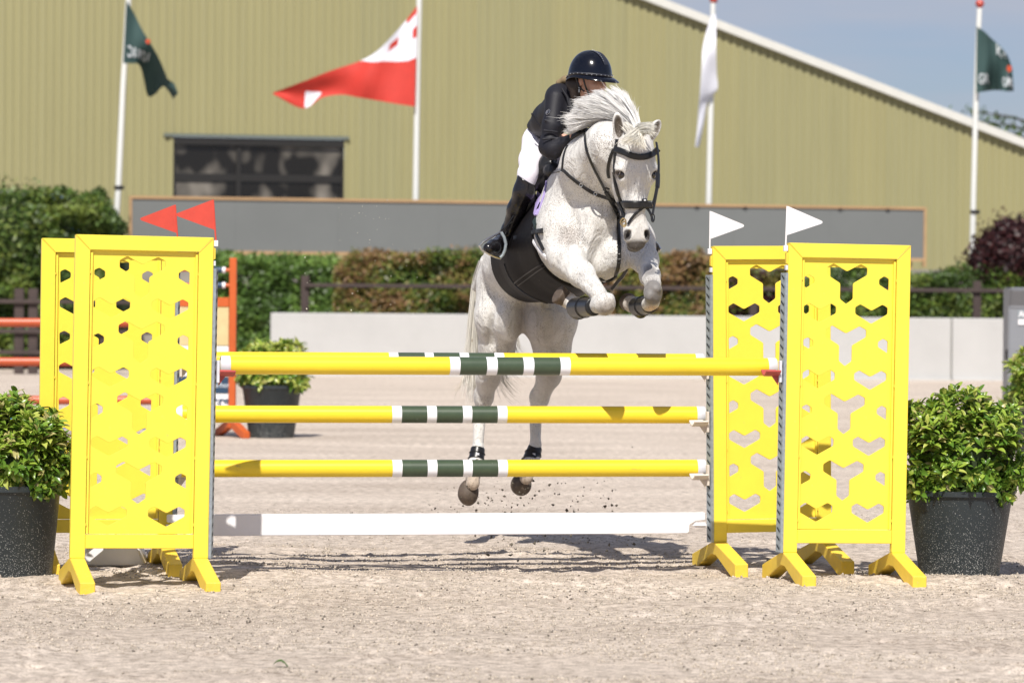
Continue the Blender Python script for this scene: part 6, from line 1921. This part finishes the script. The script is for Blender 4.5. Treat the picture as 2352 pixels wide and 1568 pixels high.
# spur strap and spur
mb = MB(); mb.tube([W(u, v, D) for u, v, D in ((1150, 530, 21.6), (1160, 522, 21.56), (1176, 510, 21.54), (1186, 500, 21.55), (1196, 488, 21.55), (1206, 478, 21.56))], .0045, 6); mb.build('spur_strap', LEATHER, rider, world=True, smooth=True)
mb = MB(); mb.tube([W(u, v, 21.52) for u, v in ((1186, 500), (1190, 493), (1194, 488))], .004, 6); mb.build('spur', STEEL, rider, world=True, smooth=True)
# stirrup irons hang from the saddle: part of the horse's tack
def stirrup(pts, D, r=.0075):
    mb = MB(); P = [W(u, v, D + dd) for u, v, dd in pts]; mb.tube(P, r, 8); return mb.build('stirrup', STEEL, horse, world=True, smooth=True)
stirrup([(1151, 533, .03), (1138, 540, 0), (1122, 548, -.05), (1108, 557, -.09), (1101, 565, -.10), (1106, 573, -.10), (1122, 583, -.08), (1138, 590, -.05), (1148, 593, -.03)], 21.45)
mb = MB(); P = [W(u, v, 21.45) for u, v in ((1151, 533), (1158, 545), (1162, 560), (1160, 574), (1155, 586), (1147, 594))]
mb.tube(P, .010, 8); mb.build('stirrup_cage', GALV, horse, world=True, smooth=True)
mb = MB(); mb.tube([W(u, v, D) for u, v, D in ((1154, 534, 21.5), (1190, 480, 21.5), (1230, 425, 21.5))], .005, 6); mb.build('stirrup_leather', LEATHER, horse, world=True, smooth=True)
stirrup([(1498, 553, 0), (1505, 556, -.02), (1512, 562, -.04), (1517, 572, -.05), (1512, 578, -.04), (1500, 580, 0)], 21.8)
# gloves with separate curled fingers
def glove(c, wrist, knuckle, D, sgn):
    s_ = SDF(0.004)
    A = Vector(wrist); K = Vector(knuckle)
    s_.cone(A, K, .030, .034, .02)
    d = (K - A).normalized(); up = Vector((0, 0, 1)); side = d.cross(up).normalized()
    for i in range(4):
        b = K + up * (.026 - i * .0175) + d * .010
        m1 = b + d * .024 + Vector((0, -.012, -.006)); m2 = m1 + Vector((0, -.012, -.020)) - d * .012; m3 = m2 - d * .018
        s_.chain([(b, .0098), (m1, .0095), (m2, .0088), (m3, .008)], .004)
    tb = A + (K - A) * .35 + up * .026; t1_ = tb + d * .028 + up * .008 + Vector((0, -.018, 0)); t2_ = t1_ + d * .022 + Vector((0, -.008, -.012))
    s_.chain([(tb, .013), (t1_, .0115), (t2_, .0095)], .006)
    return link('glove', s_.mesh('glove', LEATHER, 1), rider, world=True)
glove(None, W(1318, 318, 20.95), W(1334, 308, 20.92), 20.95, 1)
glove(None, W(1364, 320, 21.0), W(1352, 310, 20.95), 20.95, -1)
mb = MB(); mb.tube([W(u, v, 20.935) for u, v in ((1311, 309), (1311, 316), (1315, 323), (1319, 327))], .0075, 7); mb.build('wrist_cuff', SKIN, rider, world=True, smooth=True)
# helmet
def helm():
    nlat, nlon = 22, 48; v = []; f = []
    for i in range(nlat + 1):
        th = (math.pi / 2) * i / nlat * 1.0
        for k in range(nlon):
            ph = 2 * math.pi * k / nlon
            cx, cy = math.sin(ph), math.cos(ph)
            rz = .156; rx = .125; ry = .143 if cy > 0 else .140
            z = rz * math.cos(th); r = math.sin(th) ** 0.92
            low = 0.0
            if i == nlat: low = 0
            x, y = rx * r * cx, ry * r * cy - .008
            back = max(0, -cy) ** 1.5 * (i / nlat) ** 6 * .045
            v.append(Rp_(x, y, z - back + .020))
        if i == 0: pass
    for i in range(nlat):
        for k in range(nlon): f.append((i * nlon + k, (i + 1) * nlon + k, (i + 1) * nlon + (k + 1) % nlon, i * nlon + (k + 1) % nlon))
    # inner lip
    o = len(v)
    for k in range(nlon):
        ph = 2 * math.pi * k / nlon; cx, cy = math.sin(ph), math.cos(ph); back = max(0, -cy) ** 1.5 * .045
        v.append(Rp_(.104 * cx, .122 * cy - .008, .018 - back))
    for k in range(nlon): f.append((nlat * nlon + k, o + k, o + (k + 1) % nlon, nlat * nlon + (k + 1) % nlon))
    me = mesh_data('helmet_shell', v, f, NAVYH, True); return me
helmet = link('helmet', helm(), rider, world=True)
# peak all round, wide at the front
v = []; f = []; nl = 56
for k in range(nl):
    ph = 2 * math.pi * k / nl; cx, cy = math.sin(ph), math.cos(ph)
    fr_ = max(0.0, cy); w_ = .010 + .052 * fr_ ** 1.1 + .010 * (1 - abs(cy))
    back = max(0, -cy) ** 1.5 * .045
    zt = .026 - back
    r0 = Vector((.120 * cx, .141 * cy - .008, zt)); r1 = Vector(((.120 + w_ * .7) * cx, (.141 + w_) * cy - .008, zt - .010 - w_ * .32))
    r2 = r1 + Vector((0, 0, -.006)); r3 = r0 + Vector((0, 0, -.016))
    v += [Rp_(*r0), Rp_(*((r0 + r1) / 2 + Vector((0, 0, .003)))), Rp_(*r1), Rp_(*r2), Rp_(*r3)]
for k in range(nl):
    for j in range(4): a = k * 5 + j; b = ((k + 1) % nl) * 5 + j; f.append((a, b, b + 1, a + 1))
me = mesh_data('peak', v, f, NAVYH, True); link('peak', me, helmet, world=True)
MATTE = material('sparkle_navy_strip', (0.02, 0.022, 0.032), 0.45, var=0.6, vscale=300)
v = []; f = []; n = 16
for i in range(n + 1):
    th = math.pi / 2 * (0.02 + 0.66 * i / n)
    for sx in (-1, 1):
        wd = .032 - .010 * (i / n)
        y = .144 * math.sin(th) ** 0.92 - .008; z = .1575 * math.cos(th) + .020
        x = sx * wd
        sc = math.sqrt(max(0, 1 - (x / .122) ** 2)); 
        v.append(Rp_(x, (y + .008) * (sc if i > 2 else 1) - .008 + .0015, .020 + (z - .020) * sc + .0015))
for i in range(n): f.append((2 * i, 2 * i + 1, 2 * i + 3, 2 * i + 2))
me = mesh_data('helmet_strip', v, f, MATTE, True); link('helmet_strip', me, helmet, world=True)
mb = MB()
mb.tube([Rp_(.124 * math.sin(a), .146 * math.cos(a) - .008, .034 - max(0, -math.cos(a)) ** 1.5 * .045) for a in np.linspace(0, 2 * math.pi, 41)], .0055, 6); mb.build('helmet_band', MATTE, helmet, world=True, smooth=True)
mb = MB(); rs = np.random.default_rng(2)
for a in list(np.linspace(-2.3, 0.6, 15)):
    c = Rp_(.131 * math.sin(a), .153 * math.cos(a) - .008, .032 + rs.uniform(-.003, .003) - max(0, -math.cos(a)) ** 1.5 * .045); mb.box(c, (.0030, .0030, .0030), R=Matrix.Rotation(a, 3, 'Z'))
for i in range(9):
    th = math.pi / 2 * (0.1 + 0.55 * i / 9); c = Rp_(-.026, .146 * math.sin(th) ** .92 - .006, .024 + .158 * math.cos(th)); mb.box(c, (.0028, .0028, .0028))
mb.build('rhinestones', CAPW, helmet, world=True)
mb = MB(); mb.tube([Rp_(-.092, .02, .01), Rp_(-.082, .035, -.04), Rp_(-.055, .045, -.09), Rp_(-.02, .05, -.115), Rp_(.03, .05, -.11), Rp_(.075, .035, -.05), Rp_(.09, .03, .01)], .0055, 6)
mb.build('chin_strap', LEATHER, helmet, world=True, smooth=True)
mb = MB(); mb.tube([Rp_(-.093, -.035, .005), Rp_(-.086, -.01, -.05), Rp_(-.07, .02, -.075)], .005, 6); mb.build('chin_strap', LEATHER, helmet, world=True, smooth=True)
# hair: net bun at the nape and a blonde tail
hb = SDF(0.006); hb.ell(Rp_(-.030, -.105, -.03), (.055, .04, .055), RRn, .03); hb.ell(Rp_(-.055, -.06, -.04), (.035, .05, .05), RRn, .03); hb.ell(Rp_(-.04, -.07, -.10), (.04, .03, .05), RRn, .03)
link('hair', hb.mesh('hair', HAIRD, 1), rider, world=True)
hb = SDF(0.005); hb.chain([(W(1310, 186, 21.2), .024), (W(1298, 183, 21.24), .020), (W(1284, 190, 21.26), .014), (W(1274, 200, 21.28), .006)], .02)
link('ponytail', hb.mesh('ponytail', HAIRB, 1), rider, world=True)
mb = MB(); c = Rp_(-.086, -.01, -.055)
mb.box(c, (.006, .006, .006)); mb.box(c - Vector((0, 0, .018)), (.004, .004, .02)); mb.build('earring', STEEL, rider, world=True)
